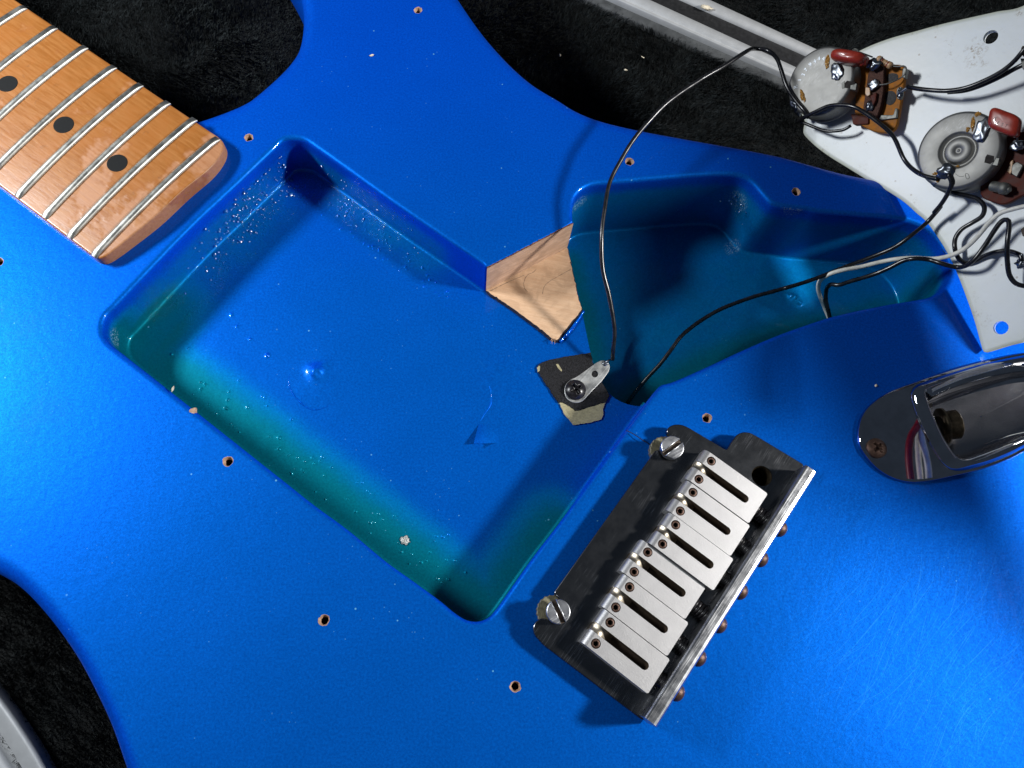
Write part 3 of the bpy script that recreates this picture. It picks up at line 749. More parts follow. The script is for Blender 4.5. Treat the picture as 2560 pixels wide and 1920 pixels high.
# chipped notch with bare wood on the rim of the pool, and the broken screw tip in its floor
mb = MB()
c = P(s('D', 416, 887)); mb.super(c+Vector((0, 0, -.5)), (Vector((1.0, .6, 0)), Vector((-.5, .8, 0)), Z*.58), 2.2, 14, 8, .5, 3)
obj('wood_chip', mb, M['hole_wood'], body)
mb = MB(); c = P(s('D', 875, 1167), -D1)
st = [1.4*random.uniform(.78, 1.2) for i in range(18)]
rr = [[c+Vector((math.cos(i*math.pi/9), math.sin(i*math.pi/9), 0))*st[i]*f+Z*h for i in range(18)] for f, h in ((1, .05), (.8, .5), (.62, .35), (.3, .7), (.05, .5))]
mb.strip(rr, True, True, cap1=True)
obj('screw_tip', mb, M['nub'], body)
# ------------------------------------------------------------------ neck, frets, inlays
NZ = 4.8
n_ur0, n_ur1 = P(s('A', 100, 0), NZ), P(s('A', 1300, 808), NZ)
n_ll0, n_ll1 = P(s('A', 0, 1100), NZ), P(s('A', 545, 1512), NZ)
dU = (n_ur1-n_ur0).normalized(); dL = (n_ll1-n_ll0).normalized(); back = -(dU+dL).normalized()
end_px = [s('A', 1318, 835), s('A', 1318, 880), s('A', 1295, 930), s('A', 1240, 1000), s('A', 1090, 1130), s('A', 920, 1288), s('A', 750, 1420), s('A', 665, 1482), s('A', 612, 1514), s('A', 575, 1522), s('A', 552, 1514)]
nl = cat([n_ur1-dU*4, n_ur1-dU*.8]+[P(p, NZ) for p in end_px]+[n_ll1-dL*1.5, n_ll1-dL*4], 1.0)
nl = [n_ur0-dU*110+(n_ur1-dU*4-(n_ur0-dU*110))*t/60 for t in range(60)]+nl+[n_ll1-dL*4+(n_ll0-dL*160-(n_ll1-dL*4))*t/60 for t in range(1, 61)]
nl = [at(p, 0) for p in nl]
axn = Vector((-back.y, back.x, 0)).normalized(); mid = (n_ur1+n_ll1)/2
def camber(p):
    d = (at(p, 0)-at(mid, 0)).dot(axn); return NZ+.55-d*d/(2*241)
nl = ccw(nl); nn = normals2(nl)
mb = MB()
lip_ = lambda f: [p+v*f for p, v in zip(nl, nn)]
rings = []
for f, dz in ((-.6, 0), (-.3, -.04), (-.08, -.2), (0, -.5)):
    rings.append([at(q, camber(q)+dz) for q in lip_(f)])
for z in (1.6, 0, -2, -6): rings.append([at(p, z) for p in nl])
rings.append([at(q, -13) for q in lip_(-4)]); rings.append([at(q, -17) for q in lip_(-14)])
ed = n_ur1-n_ll1
def bare_at(p):
    u = (at(p, 0)-at(n_ll1, 0)).dot(back); return max(sstep(7, 2, u)*.14, .10*sstep(20, 4, (at(p, 0)-P(s('A', 560, 1060))).length), .10*sstep(9, 3, (at(p, 0)-P(s('A', 200, 400))).length), .09*sstep(14, 4, (at(p, 0)-P(s('A', 330, 1330))).length),
               .2 if p.z < NZ-3 else 0)-.02
flat = [p for r in rings for p in r]
mb.strip(rings, True, True, flip=True, cap1=False, bare=[bare_at(p) for p in flat], rim=[(1.0 if len(nl)*1 <= i < len(nl)*4 else 0)*sstep(6, 3, (at(p, 0)-at(n_ll1, 0)).dot(back)) for i, p in enumerate(flat)])
lp = [Vector((p.x, p.y)) for p in rings[0]]; pts = []
bx = [min(p.x for p in lp), max(p.x for p in lp), min(p.y for p in lp), max(p.y for p in lp)]
x = bx[0]
while x < bx[1]:
    y = bx[2]
    while y < bx[3]:
        q = Vector((x, y))
        if inside(q, lp) and min((q-a).length_squared for a in lp[::2]) > 1.5: pts.append(q)
        y += 3.0
    x += 3.0
V, E_, Fc, *_ = delaunay_2d_cdt(lp+pts, [], [list(range(len(lp)))], 1, 1e-4)
vs = [Vector((q.x, q.y, camber(q.to_3d()))) for q in V]
mb.add(vs, [tuple(f) if (vs[f[1]]-vs[f[0]]).cross(vs[f[2]]-vs[f[0]]).z > 0 else tuple(f[::-1]) for f in Fc], True, bare=[bare_at(p) for p in vs])
mb.fill([[at(p, -17) for p in rings[-1]]], False, -Z)
neck = obj('neck', mb, M['neck'], guitar, 'worn amber maple neck end with silver frets and black dots')
FR = [((140, 30), (-260, 330)), ((320, 148), (-130, 520)), ((500, 265), (-85, 770)), ((670, 382), (-50, 1010)), ((828, 488), (92, 1160)), ((990, 592), (252, 1282)), ((1148, 692), (400, 1400)), ((1285, 808), (545, 1512))]
for a, b in FR:
    a, b = P(s('A', *a), NZ), P(s('A', *b), NZ); a, b = at(a, 0), at(b, 0)
    if b is None: continue
    d = (b-a).normalized(); sd = Vector((-d.y, d.x, 0)); L = (b-a).length; rings = []
    for i in range(33):
        t = i/32; p = a.lerp(b, t); e = min(t, 1-t)*L; k = min(1, .35+e/1.3); ring = []
        for j in range(9):
            an = math.pi*j/8; ring.append(at(p+sd*1.22*math.cos(an), camber(p)-.12+1.12*k*math.sin(an)**.8))
        rings.append(ring)
    m2 = MB(); m2.strip(rings, False, True, flip=False); m2.add(rings[0], [tuple(range(9))]); m2.add(rings[-1], [tuple(range(9))[::-1]])
    obj('fret', m2, M['fret'], neck)
for x, y in ((45, 497), (378, 740), (695, 967)):
    c = P(s('A', x, y), NZ+.5); m2 = MB(); m2.lathe([(3.12, -.5), (3.12, .05), (2.9, .08), (0, .08)], at(c, camber(c)), Z, 40, smooth=False)
    obj('dot_inlay', m2, M['dot'], neck)

# ------------------------------------------------------------------ bridge
PZ = 4.6
ft0, ft1 = P(s('F', 1440, 345), 12), P(s('F', 665, 1580), 12)        # outer top line of the bent-up flange
fi0, fi1 = P(s('F', 1378, 312), 12), P(s('F', 607, 1543), 12)        # inner top line
bv = at(ft1-ft0, 0).normalized(); bu = Vector((-bv.y, bv.x, 0))      # v down the bridge; u towards the flange
if (ft0-P(s('F', 900, 800))).dot(bu) < 0: bu = -bu
def tabs(px, z): return [P(s('F', *p), z) for p in px]
pl = tabs([(1372, 312), (1150, 178), (1110, 156), (1075, 153), (1045, 166), (1018, 205), (997, 242), (950, 213), (900, 184), (810, 130), (778, 117), (742, 117), (716, 130), (705, 152), (722, 172), (742, 196), (735, 228), (700, 246), (655, 240),
           (160, 932), (190, 958), (205, 1000), (195, 1040), (150, 1062), (105, 1050), (72, 1072), (62, 1095), (68, 1132), (112, 1182), (588, 1543), (607, 1540)], PZ)
pl = fillet(pl, .9, 4)
pl = [q for q in pl]+[at(fi1+bu*1.0, PZ), at(fi0+bu*1.0, PZ)]
arm = [ah+Vector((math.cos(t), math.sin(t), 0))*2.95 for t in [k*2*math.pi/28 for k in range(28)]]
mb = MB(); mb.prism(ccw(pl), PZ-1.9, PZ, [arm], bev=.25, n=2)
plate = obj('bridge_plate', mb, M['plate'], guitar)
mb = MB(); mb.lathe([(2.9, 0), (2.6, -.6), (2.85, -1.0), (2.55, -1.6), (2.85, -2.2), (2.5, -2.8), (2.8, -3.4), (2.4, -9), (0, -9)], at(ah, PZ-.3), Z, 28)
obj('arm_socket', mb, M['bronze'], plate)
mb = MB()
th = (at(ft0, 0)-at(fi0, 0)).dot(bu); prof = []
sec = [(0, PZ-.6), (.1, PZ+.5), (0, PZ+1.2), (0, 11.5), (.3, 11.9), (.7, 12), (th-1.3, 12), (th-.6, 11.8), (th-.15, 11.2), (th, 10.4), (th, 1.4), (th-.4, .9), (.4, .9)]
o0 = at(fi0, 0); ln = (at(ft1, 0)-at(fi0, 0)).dot(bv)
rings = [[at(o0+bu*a+bv*(t*ln+(0 if t else .0)), z) for a, z in sec] for t in (0, .01, .25, .5, .75, .99, 1)]
rings = list(map(list, zip(*rings)))
mb.strip(rings+[rings[0]], False, False, flip=True)
mb.add([r[0] for r in rings], [tuple(range(len(sec)))]); mb.add([r[-1] for r in rings], [tuple(range(len(sec)))[::-1]])
flange = obj('bridge_flange', mb, M['flange'], plate)

# saddles: back-right corners measured, one pitch each
ST = 10.2
backs = [(1195, 452), (1113, 603), (1029, 768), (898, 905), (815, 1076), (724, 1252)]
bk = [P(s('F', *p), ST) for p in backs]; last = P(s('F', 622, 1427), ST)
v0 = (at(bk[0], 0)).dot(bv); pitch = ((at(last, 0)).dot(bv)-v0)/6
SW, SL = pitch-.22, 20.6
def make_saddle():
    """built with its back-right top corner at bk[0]: x runs to the front (-u), y along v"""
    o = bk[0]
    def q(x, y, z): return at(o-bu*x+bv*y, z)
    mb = MB(); fr = 1.8; half = SW/2; sw = 1.12; s0 = 3.3
    nslot = 8; arc = [(s0+sw-sw*math.sin(t)*1.0, half-sw*math.cos(t)) for t in [math.pi*k/nslot for k in range(nslot+1)]]
    top = [(0, .35), (.35, 0), (SL-fr, 0), (SL-fr, half-sw)] + arc[0:0]
    slot = [(SL-fr, half-sw)] + [(s0+sw-sw*math.sin(math.pi*k/nslot), half-sw*math.cos(math.pi*k/nslot)) for k in range(nslot+1)] + [(SL-fr, half+sw)]
    outl = [(0, .35), (.35, 0), (SL-fr, 0)]+slot+[(SL-fr, SW), (.35, SW), (0, SW-.35)]
    hs = []
    for yy in (SW*.185, SW*.815):
        hs.append([(SL-3.3+1.28*math.cos(t), yy+1.28*math.sin(t)) for t in [k*2*math.pi/20 for k in range(20)]])
    mb.fill([[q(x, y, ST) for x, y in outl]]+[[q(x, y, ST) for x, y in h] for h in hs], False)
    # rounded front on either side of the slot, then down
    for y0, y1 in ((0, half-sw), (half+sw, SW)):
        pr = [(SL-fr+fr*math.sin(a), ST-fr*.9+fr*.9*math.cos(a)) for a in [k/6*math.pi/2 for k in range(7)]]+[(SL, PZ+.25)]
        mb.strip([[q(x, y, z) for x, z in pr] for y in (y0, y1)], False, True)
        for y, fl in ((y0, False), (y1, True)):
            mb.add([q(x, y, z) for x, z in pr]+[q(SL-fr, y, PZ+.25)], [tuple(range(len(pr)+1))], False)
    # side walls
    side = [(SL-fr, 0), (.35, 0), (0, .35), (0, SW-.35), (.35, SW), (SL-fr, SW)]
    mb.strip([[q(x, y, z) for x, y in side] for z in (ST, ST-.001, PZ+.25)], False, False)
    mb.m = 1
    mb.strip([[q(x, y, z) for x, y in slot] for z in (ST, ST-4.2)], False, False)
    mb.add([q(SL, half-sw, ST-4.2), q(0.5, half-sw, ST-4.2), q(.5, half+sw, ST-4.2), q(SL, half+sw, ST-4.2)], [(0, 1, 2, 3)], False)
    for h in hs: mb.strip([[q(x, y, z) for x, y in h] for z in (ST, ST-3)], True, True)
    so = obj('saddle', mb, [M['saddle'], M['slot_dark']], guitar)
    mb = MB(); rings = []                                                  # worn hump under the string notch
    for k in range(12):
        t = k/11; x = SL-.12-t*6.2; z = (ST-1.7)+1.25*math.sin(min(1, t*2.6)*math.pi/2) if t < .385 else ST-.45-3.4*((t-.385)/.615)**1.6
        rings.append([q(x, half-sw+2*sw*j/8, z-.35*math.sin(math.pi*j/8)) for j in range(9)])
    rings.insert(0, [at(p, PZ+.3) for p in rings[0]])
    mb.strip(rings, False, True); obj('string_groove', mb, M['worn_edge'], so)
    for yy in (SW*.185, SW*.815):                                          # set screws: ring with a hex socket
        c = (SL-3.3, yy); mb = MB()
        def ring(r, z, n=18, hexa=False):
            l = []
            for k in range(18):
                t = k*2*math.pi/18; rr = r*(math.cos(math.pi/6)/math.cos((t % (math.pi/3))-math.pi/6)) if hexa else r
                l.append(q(c[0]+rr*math.cos(t), c[1]+rr*math.sin(t), z))
            return l
        mb.strip([ring(1.26, ST-2.8), ring(1.24, ST-.45), ring(1.05, ST-.15), ring(.72, ST-.22, hexa=True)], True, True)
        mb.m = 1; mb.strip([ring(.72, ST-.22, hexa=True), ring(.66, ST-2.4, hexa=True)], True, False); mb.add(ring(.66, ST-2.4), [tuple(range(18))])
        obj('set_screw', mb, [M['rust'], M['hole_shade']], so)
    return so
sad = make_saddle()
for k in range(1, 6):
    sh = bv*(pitch*k)+bu*((at(bk[k], 0)-at(bk[0], 0)).dot(bu))
    sh.z = (0, -.25, .1, -.75, -.5, -.3)[k]
    dup(sad, sh, guitar)
# intonation screws with springs
def make_intonation(k):
    c0 = bk[k]+bv*(SW/2); x0 = 0; gap = (at(fi0, 0)-at(c0, 0)).dot(bu); zz = 7.4
    def q(x, y, z): return at(c0+bu*x+bv*y, z)
    mb = MB(); n = int((gap+th+3)/.28); mb.lathe([((1.15 if i % 2 else .86), i*.28-2) for i in range(n+1)], q(0, 0, zz), bu, 12)
    so = obj('intonation_screw', mb, M['bronze'], guitar)
    mb = MB(); hx = gap+th; mb.lathe([(2.25, 0), (2.3, .5), (2.15, 1.3), (1.6, 2.0), (.9, 2.35), (0, 2.4)], q(hx, 0, zz-.6), bu, 20)
    obj('screw_head', mb, M['rust'], so)
    mb = MB(); turns = 4.3; L = min(gap-.2, 4.6+.25*k); off_ = .1
    mb.tube([q(off_+L*t, 0, zz)+(bv*math.cos(t*turns*2*math.pi)+Z*math.sin(t*turns*2*math.pi))*1.75 for t in [i/70 for i in range(71)]], .42, 6)
    obj('spring', mb, M['black_steel'], so)
for k in range(6): make_intonation(k)
# pivot screws
def slotted(px, r, ang, z):
    c = P(px, z); d = Vector((math.cos(ang), math.sin(ang), 0)); e = Vector((-d.y, d.x, 0)); mb = MB()
    w_ = .62
    for sg in (1, -1):
        a0 = math.asin(w_/r); arc = [c+d*(r*math.cos(t))+e*sg*(r*math.sin(t)) for t in [a0+(math.pi-2*a0)*k/20 for k in range(21)]]
        mb.prism(arc, z-1.6, z, bev=.22, n=2)
    mb.lathe([(r-.05, z-2.4), (r, z-1.4), (r-.02, z-1.15)], at(c, 0), Z, 40)
    mb.m = 1; mb.lathe([(r-.06, z-1.2), (0, z-1.18)], at(c, 0), Z, 40, smooth=False)
    so = obj('pivot_screw', mb, [M['screw'], M['slot_dark']], guitar)
    mb = MB(); kn = 40; ring = [(4.05+(.22 if i % 2 else 0)) for i in range(kn)]; cc = at(c, 0)+Vector((-1.0, .3, 0))
    mb.strip([[at(cc+Vector((math.cos(i*2*math.pi/kn), math.sin(i*2*math.pi/kn), 0))*ring[i]*f, zz) for i in range(kn)] for f, zz in ((1, .1), (1, 2.55), (.96, 2.7), (.4, 2.72))], True, False)
    obj('knurled_post', mb, M['brass_grime'], so)
slotted(s('F', 737, 226), 3.25, math.atan2(*((P(s('F', 765, 200))-P(s('F', 700, 250))).yx)), 8.0)
slotted(s('F', 186, 1020), 3.15, math.atan2(*((P(s('F', 205, 1070))-P(s('F', 165, 975))).yx)), 8.0)

# ------------------------------------------------------------------ jack plate
jo_px = [(310, 910), (318, 850), (332, 790), (380, 700), (460, 622), (600, 532), (860, 432), (1100, 350), (1400, 262), (1700, 192), (1885, 160), (2150, 150), (2400, 215), (2560, 350), (2600, 520), (2540, 700),
         (2380, 870), (2150, 1000), (1885, 1092), (1750, 1160), (1500, 1258), (1200, 1332), (950, 1380), (800, 1386), (640, 1346), (500, 1262), (400, 1160), (340, 1070), (313, 990)]
jo = ccw(cat([P(s('H', *p), .4) for p in jo_px], .9, True)); jn = normals2(jo); jo = [at(p, 0) for p in jo]
mb = MB(); JZ = 1.7
r_ = lambda l, nn_, d, z: [at(p+v*d, z) for p, v in zip(l, nn_)]
rg = [r_(jo, jn, 0, .05), r_(jo, jn, 0, .7), r_(jo, jn, -.12, 1.15), r_(jo, jn, -.45, 1.5), r_(jo, jn, -.9, JZ)]
mb.strip(rg, True, True, flip=True)
# clearance between the outline and the hood: where they run close the hood slopes straight down
hood = []
for p, v in zip(jr, jrn):
    d = min(dseg(p, at(a, 0), at(b, 0)) for a, b in zip(rg[-1], rg[-1][1:]+rg[-1][:1])) if inside(p, rg[-1]) else 0
    hood.append(min(3.2, max(0.05, d-.1)))
H0 = [at(p+v*h, JZ) for p, v, h in zip(jr, jrn, hood)]
mb.fill([rg[-1], H0], False)
H1 = [[at(p+v*h*f, JZ+z) for p, v, h in zip(jr, jrn, hood)] for f, z in ((.93, .5), (.8, 1.1), (.62, 1.65), (.42, 2.1), (.2, 2.42), (0, 2.5))]
wi = [1.0+2.4*sstep(.55, .97, v.y) for v in jrn]                      # the cup's rim is broad and soft along its upper side
H1 += [[at(p-v*(d*w_), JZ+z) for p, v, w_ in zip(jr, jrn, wi)] for d, z in ((.15, 2.46), (.35, 2.3), (.55, 2.05), (.75, 1.65), (.9, 1.15), (1.0, .5))]
jc = at(P(s('H', 960, 640)), 0); jd = (at(P(s('H', 1900, 560)), 0)-jc).normalized()
def deep(p): u = (at(p, 0)-jc).dot(jd); return -9.5*sstep(46, -4, u)
H1.append([at(p-v*(w_+.35), deep(p)*.45) for p, v, w_ in zip(jr, jrn, wi)]); H1.append([at(p-v*(w_+.75), deep(p)*.85) for p, v, w_ in zip(jr, jrn, wi)]); H1.append([at(p-v*(w_+1.9), deep(p)) for p, v, w_ in zip(jr, jrn, wi)])
mb.strip([H0]+H1, True, True, flip=True)
mb.m = 1
cx = sum((p for p in H1[-1]), Vector())/len(H1[-1]); bowl = [H1[-1]]
for f in (.75, .5, .25, .01): bowl.append([at(at(p, 0).lerp(at(cx, 0), 1-f), deep(at(p, 0).lerp(at(cx, 0), 1-f))-.8*(1-f*f)) for p in H1[-1]])
mb.strip(bowl, True, True, flip=True)
jack = obj('jack_plate', mb, [M['chrome'], M['chrome_dull']], guitar, 'polished chrome jack plate with recessed socket')
mb = MB(); c = P(s('H', 1120, 850), -4.6); ax = (jd+Z*.55).normalized(); ax = (jd+Z*.25).normalized()
mb.lathe([(0, -.5), (5.6, -.5), (5.6, .6), (4.8, .9)]+[((4.5 if i % 2 else 4.05), 1.3+i*.42) for i in range(9)]+[(3.3, 5.1), (3.2, -1)], c-jd*.2, ax, 28)
obj('jack_socket', mb, M['bronze'], jack)
def phillips(c, r, h, ang, mats, parent, name='screw', zf=.5):
    """domed cross-slot head built as a polar cap with the cross pressed in"""
    mb = MB(); nr, na = 22, 64; vs = []; fs = []
    for i in range(nr+1):
        rho = r*i/nr
        for j in range(na):
            t = 2*math.pi*j/na; x, y = rho*math.cos(t), rho*math.sin(t); z = h*(1-(rho/r)**2.4)
            X, Y = x*math.cos(ang)+y*math.sin(ang), -x*math.sin(ang)+y*math.cos(ang)
            for a, b in ((X, Y), (Y, X)):
                k = sstep(.19*r, .10*r, abs(b))*sstep(.60*r, .46*r, abs(a))
                z = min(z, h*(1-(rho/r)**2.4)-k*(h*zf+.25*r)*(1-.6*abs(a)/(.6*r)))
            vs.append(c+Vector((x, y, z)))
    vs += [c+Vector((r*math.cos(2*math.pi*j/na), r*math.sin(2*math.pi*j/na), -.5)) for j in range(na)]
    for i in range(nr+1):
        for j in range(na):
            a, b = i*na+j, i*na+(j+1) % na; fs.append((a, a+na, b+na, b))
    mb.add(vs, fs, True); return obj(name, mb, mats, parent)
phillips(P(s('H', 500, 1055), 2.2), 2.95, .95, math.radians(38), M['rust'], jack)
phillips(at(P(s('H', 2430, 560)), JZ+.3), 2.9, .95, .3, M['rust'], jack)

# ------------------------------------------------------------------ shielding patch, torn paper and earth lug
def ragged(px, z, j, step=.6):
    l = [P(s('G', *p), z) for p in px]; out = []
    for a, b in zip(l, l[1:]+l[:1]):
        k = max(1, int((b-a).length/step))
        for i in range(k): out.append(a.lerp(b, i/k)+Vector((random.uniform(-j, j), random.uniform(-j, j), 0)))
    return ccw(out)
ZF = -D1
pap = ragged([(755, 1020), (900, 1000), (1150, 990), (1402, 1030), (1362, 1130), (1368, 1200), (1348, 1265), (1235, 1300), (1100, 1325), (958, 1345), (905, 1270), (830, 1195), (795, 1120)], ZF, .14)
mb = MB(); mb.prism(pap, ZF-.2, ZF+.42, smooth=False)
obj('torn_paper', mb, M['paper'], body)
pat = ragged([(452, 545), (490, 500), (560, 468), (700, 432), (850, 402), (1020, 378), (1190, 346), (1215, 430), (1232, 500), (1280, 620), (1335, 745), (1400, 830), (1455, 945), (1410, 1030), (1330, 1055), (1250, 1075), (1180, 1095), (1100, 1122), (1045, 1150), (980, 1148), (930, 1110), (880, 1075), (810, 1045), (752, 1038), (700, 965), (620, 845), (560, 760), (515, 690), (475, 620)], ZF, .13)
mb = MB(); mb.prism(pat, ZF-.2, ZF+.62, bev=.12, n=2)
obj('shielding_patch', mb, M['shield'], body)
for px in ([(715, 510), (745, 505), (800, 590), (790, 612), (745, 565)], [(455, 560), (480, 530), (497, 545), (490, 600), (465, 620)]):
    mb = MB(); mb.prism(ragged(px, ZF, .03, .3), ZF+.55, ZF+.67); obj('paper_scrap', mb, M['paper'], body)
LZ = ZF+1.0
lg = cat([P(s('G', *p), LZ) for p in [(1000, 675), (1120, 592), (1230, 512), (1300, 468), (1360, 446), (1428, 462), (1460, 520), (1450, 590), (1400, 665), (1340, 745), (1240, 845), (1160, 930), (1090, 1005), (1020, 1032), (940, 1025), (880, 985), (845, 920), (838, 850), (860, 775), (920, 715)]], .4, True)
hl = [P(s('G', 1257+46*math.cos(t), 636+48*math.sin(t)), LZ) for t in [k*2*math.pi/20 for k in range(20)]]
mb = MB(); mb.prism(ccw(lg), LZ-.55, LZ, [hl], bev=.1, n=2); lug = obj('earth_lug', mb, M['lug'], guitar, 'flat tinned earth lug held by a black cross-head screw')
phillips(P(s('G', 990, 852), LZ+.6), 3.35, 1.5, math.radians(28), M['black_steel'], lug)
mb = MB()
for k in range(5):
    a = P(s('G', 1370+k*14, 500-k*5), LZ+.15); b = P(s('G', 1478, 432), LZ+1.2)
    mb.tube([a, a.lerp(b, .5)+Vector((random.uniform(-.2, .2), random.uniform(-.2, .2), .35)), b], .22, 6)
mb.super(P(s('G', 1405, 490), LZ+.1), (Vector((1.1, .3, 0)), Vector((-.2, .8, 0)), Z*.4), 2, 14, 8, .4, 5)
obj('soldered_strands', mb, M['solder'], lug)
# ------------------------------------------------------------------ pickguard, seen from behind, leaning on the body edge
def g0(v): return v - PGN*((v-PGO).dot(PGN))             # drop onto the guard's back face
pg_px = [s('D', 1738, 262), s('D', 1735, 278), s('E', 358, 905), s('E', 430, 988), s('E', 560, 1090), s('E', 720, 1190), s('E', 880, 1288), s('E', 1050, 1382), s('E', 1200, 1482), s('E', 1300, 1572),
         s('I', 1270, 400), s('I', 1400, 575), s('I', 1480, 710), s('I', 1560, 880), s('I', 1630, 1060), s('I', 1720, 1320), s('I', 1775, 1520), s('I', 1795, 1580), s('I', 1815, 1594), s('I', 1860, 1585), s('I', 2020, 1535), s('I', 2164, 1500)]
def gp(x, y):
    return Vector((x, y, PGO.z-((x-PGO.x)*PGN.x+(y-PGO.y)*PGN.y)/PGN.z))
far = [gp(*q) for q in ((172, 95), (178, 106), (183, 110), (196, 92), (218, 65), (240, 39), (254, 14), (266, -10), (290, -24), (314, -12), (328, 16), (332, 50), (322, 85), (298, 122), (255, 160), (205, 188), (180, 187))]
top_px = [s('D', 2212, 11), s('D', 2150, 25), s('E', 1500, 0), s('E', 1300, 55), s('E', 1050, 126), s('E', 840, 212), s('E', 640, 330), s('E', 480, 470), s('E', 370, 600), s('E', 330, 690)]
pgl = cat([G(p) for p in pg_px], 1.0)[:-1]+cat([G(pg_px[-1])]+far+[G(p) for p in top_px]+[G(pg_px[0])], 1.0)[:-1]
def a2(l):
    return sum(((l[i]-l[0]).cross(l[i+1]-l[0])).dot(PGN) for i in range(1, len(l)-1))
if a2(pgl) < 0: pgl = pgl[::-1]
ph = []
for reg, x, y, r in (('D', 2140, 80, 2.0), ('D', 2162, 708, 2.05)):
    c = G(s(reg, x, y)); ph.append([c+PGX*r*math.cos(t)+PGY*r*math.sin(t) for t in [k*2*math.pi/28 for k in range(28)]])
guard = empty('pickguard', PGO, 'white plastic pickguard turned over with pots and wiring', 'pickguard')
mb = MB()
nn = [((pgl[(i+1) % len(pgl)]-pgl[i-1]).cross(PGN)).normalized() for i in range(len(pgl))]
rings = [[p+v*d+PGN*z for p, v in zip(pgl, nn)] for d, z in ((-1.2, -2.2), (0, -.6), (0, -.25), (-.25, 0), (-1.3, 0))]
mb.strip(rings, True, True, edge=[1.0]*(len(pgl)*4)+[.25]*len(pgl), stain=[.5]*(len(pgl)*5))
def ev(p): return sstep(5, 0, min((p-a).length for a in pgl[::2]))
# interior as a triangulated sheet so that age stains can gather near the edge and the upper screw hole
lp = rings[-1]; l2 = [Vector(((p-PGO).dot(PGX), (p-PGO).dot(PGY))) for p in lp]; h2 = [[Vector(((p-PGO).dot(PGX), (p-PGO).dot(PGY))) for p in h] for h in ph]
pts = []; x = min(p.x for p in l2)
while x < max(p.x for p in l2):
    y = min(p.y for p in l2)
    while y < max(p.y for p in l2):
        q = Vector((x, y))
        if inside(q, l2) and min((q-a).length for a in l2[::2]) > 1 and not any(inside(q, h) or (q-sum(h, Vector((0, 0)))/len(h)).length < 2.8 for h in h2): pts.append(q)
        y += 2.6
    x += 2.6
allv = l2+[q for h in h2 for q in h]+pts; fc = [list(range(len(l2)))]; k0 = len(l2); edges = []
for h in h2:
    edges += [(k0+i, k0+(i+1) % len(h)) for i in range(len(h))]; k0 += len(h)
V, E_, Fc, *_ = delaunay_2d_cdt(allv, edges, fc, 1, 1e-4)
vs = [PGO+PGX*q.x+PGY*q.y for q in V]; hc = [sum(h, Vector((0, 0)))/len(h) for h in h2]; fs = []
for f in Fc:
    c = sum((V[i] for i in f), Vector((0, 0)))/3
    if any((c-h).length < 1.99 for h in hc): continue
    fs.append(tuple(f) if (vs[f[1]]-vs[f[0]]).cross(vs[f[2]]-vs[f[0]]).dot(PGN) > 0 else tuple(f[::-1]))
stc = [(G(s('E', 1730, 130)), 13), (G(s('E', 2090, 60)), 14), (G(s('E', 560, 1000)), 12), (G(s('I', 1640, 1000)), 14), (G(s('I', 1750, 1180)), 9)]
mb.add(vs, fs, True, edge=[ev(p)*.45 for p in vs], stain=[max([sstep(r, r*.3, (p-c).length) for c, r in stc]+[ev(p)*.5]) for p in vs])
for h in ph: mb.strip([[p+PGN*z for p in h] for z in (0, -2.2)], True, True, flip=True)
mb.fill([rings[0]]+[[p-PGN*2.2 for p in h] for h in ph], False, -PGN)
plate_g = obj('guard_plate', mb, M['guard'], guard)

def gl(r, pts, h): return [G(s(r, x, y), h) for x, y in pts]
def slab(r, pts, h0, h1, mats, name, parent, bev=.2, rad=0):
    l = gl(r, pts, h1)
    if rad: l = fillet(l, rad, 4)
    l = [g0(p) for p in l]; mb = MB(); mb.prism(l, h0, h1, bev=bev, n=2, up=PGN); return obj(name, mb, mats, parent)
def blob(c, rx, ry, rz, seed, mats, name, parent, jit=.55, rot=0.0, e=2):
    a = PGX*math.cos(rot)+PGY*math.sin(rot); b = PGN.cross(a); mb = MB()
    mb.super(c, (a*rx, b*ry, PGN*rz), e, 26, 16, jit, seed); return obj(name, mb, mats, parent)
def pot(center_px, R, label, boss):
    c = g0(G(center_px, 10.6))
    t = empty('potentiometer', c, '', ''); del t['label'], t['category']; place(t, guard); t['label'] = label
    mb = MB()
    pr = [(R+.5, 2.6), (R+.5, 3.1), (R, 3.3), (R, 9.3), (R-.12, 9.9), (R-.5, 10.4), (R-1.0, 10.6)]
    if boss: pr += [(5.7, 10.6), (5.35, 10.5), (5.0, 10.0), (4.7, 9.35), (4.3, 9.2), (3.95, 9.45), (3.7, 10.1), (3.4, 10.45), (1.0, 10.5), (.75, 9.9), (.4, 10.2), (0, 10.3)]
    else: pr += [(R*.6, 10.62), (0, 10.62)]
    mb.lathe(pr, c, PGN, 64, PGX); can = obj('pot_can', mb, M['can'], t)
    mb = MB(); mb.lathe([(7.5, 0), (7.5, 1.6), (4.5, 1.9), (4.5, 3)], c, PGN, 30); obj('bushing_washer', mb, M['can'], t)
    return t, c
p1, c1 = pot(s('U', 672, 628), 11.4, 'greyer potentiometer at the tip of the pickguard with a stamped code', False)
p2, c2 = pot(s('T', 745, 805), 11.6, 'brighter potentiometer with a raised ring in its back', True)
HT = 10.62
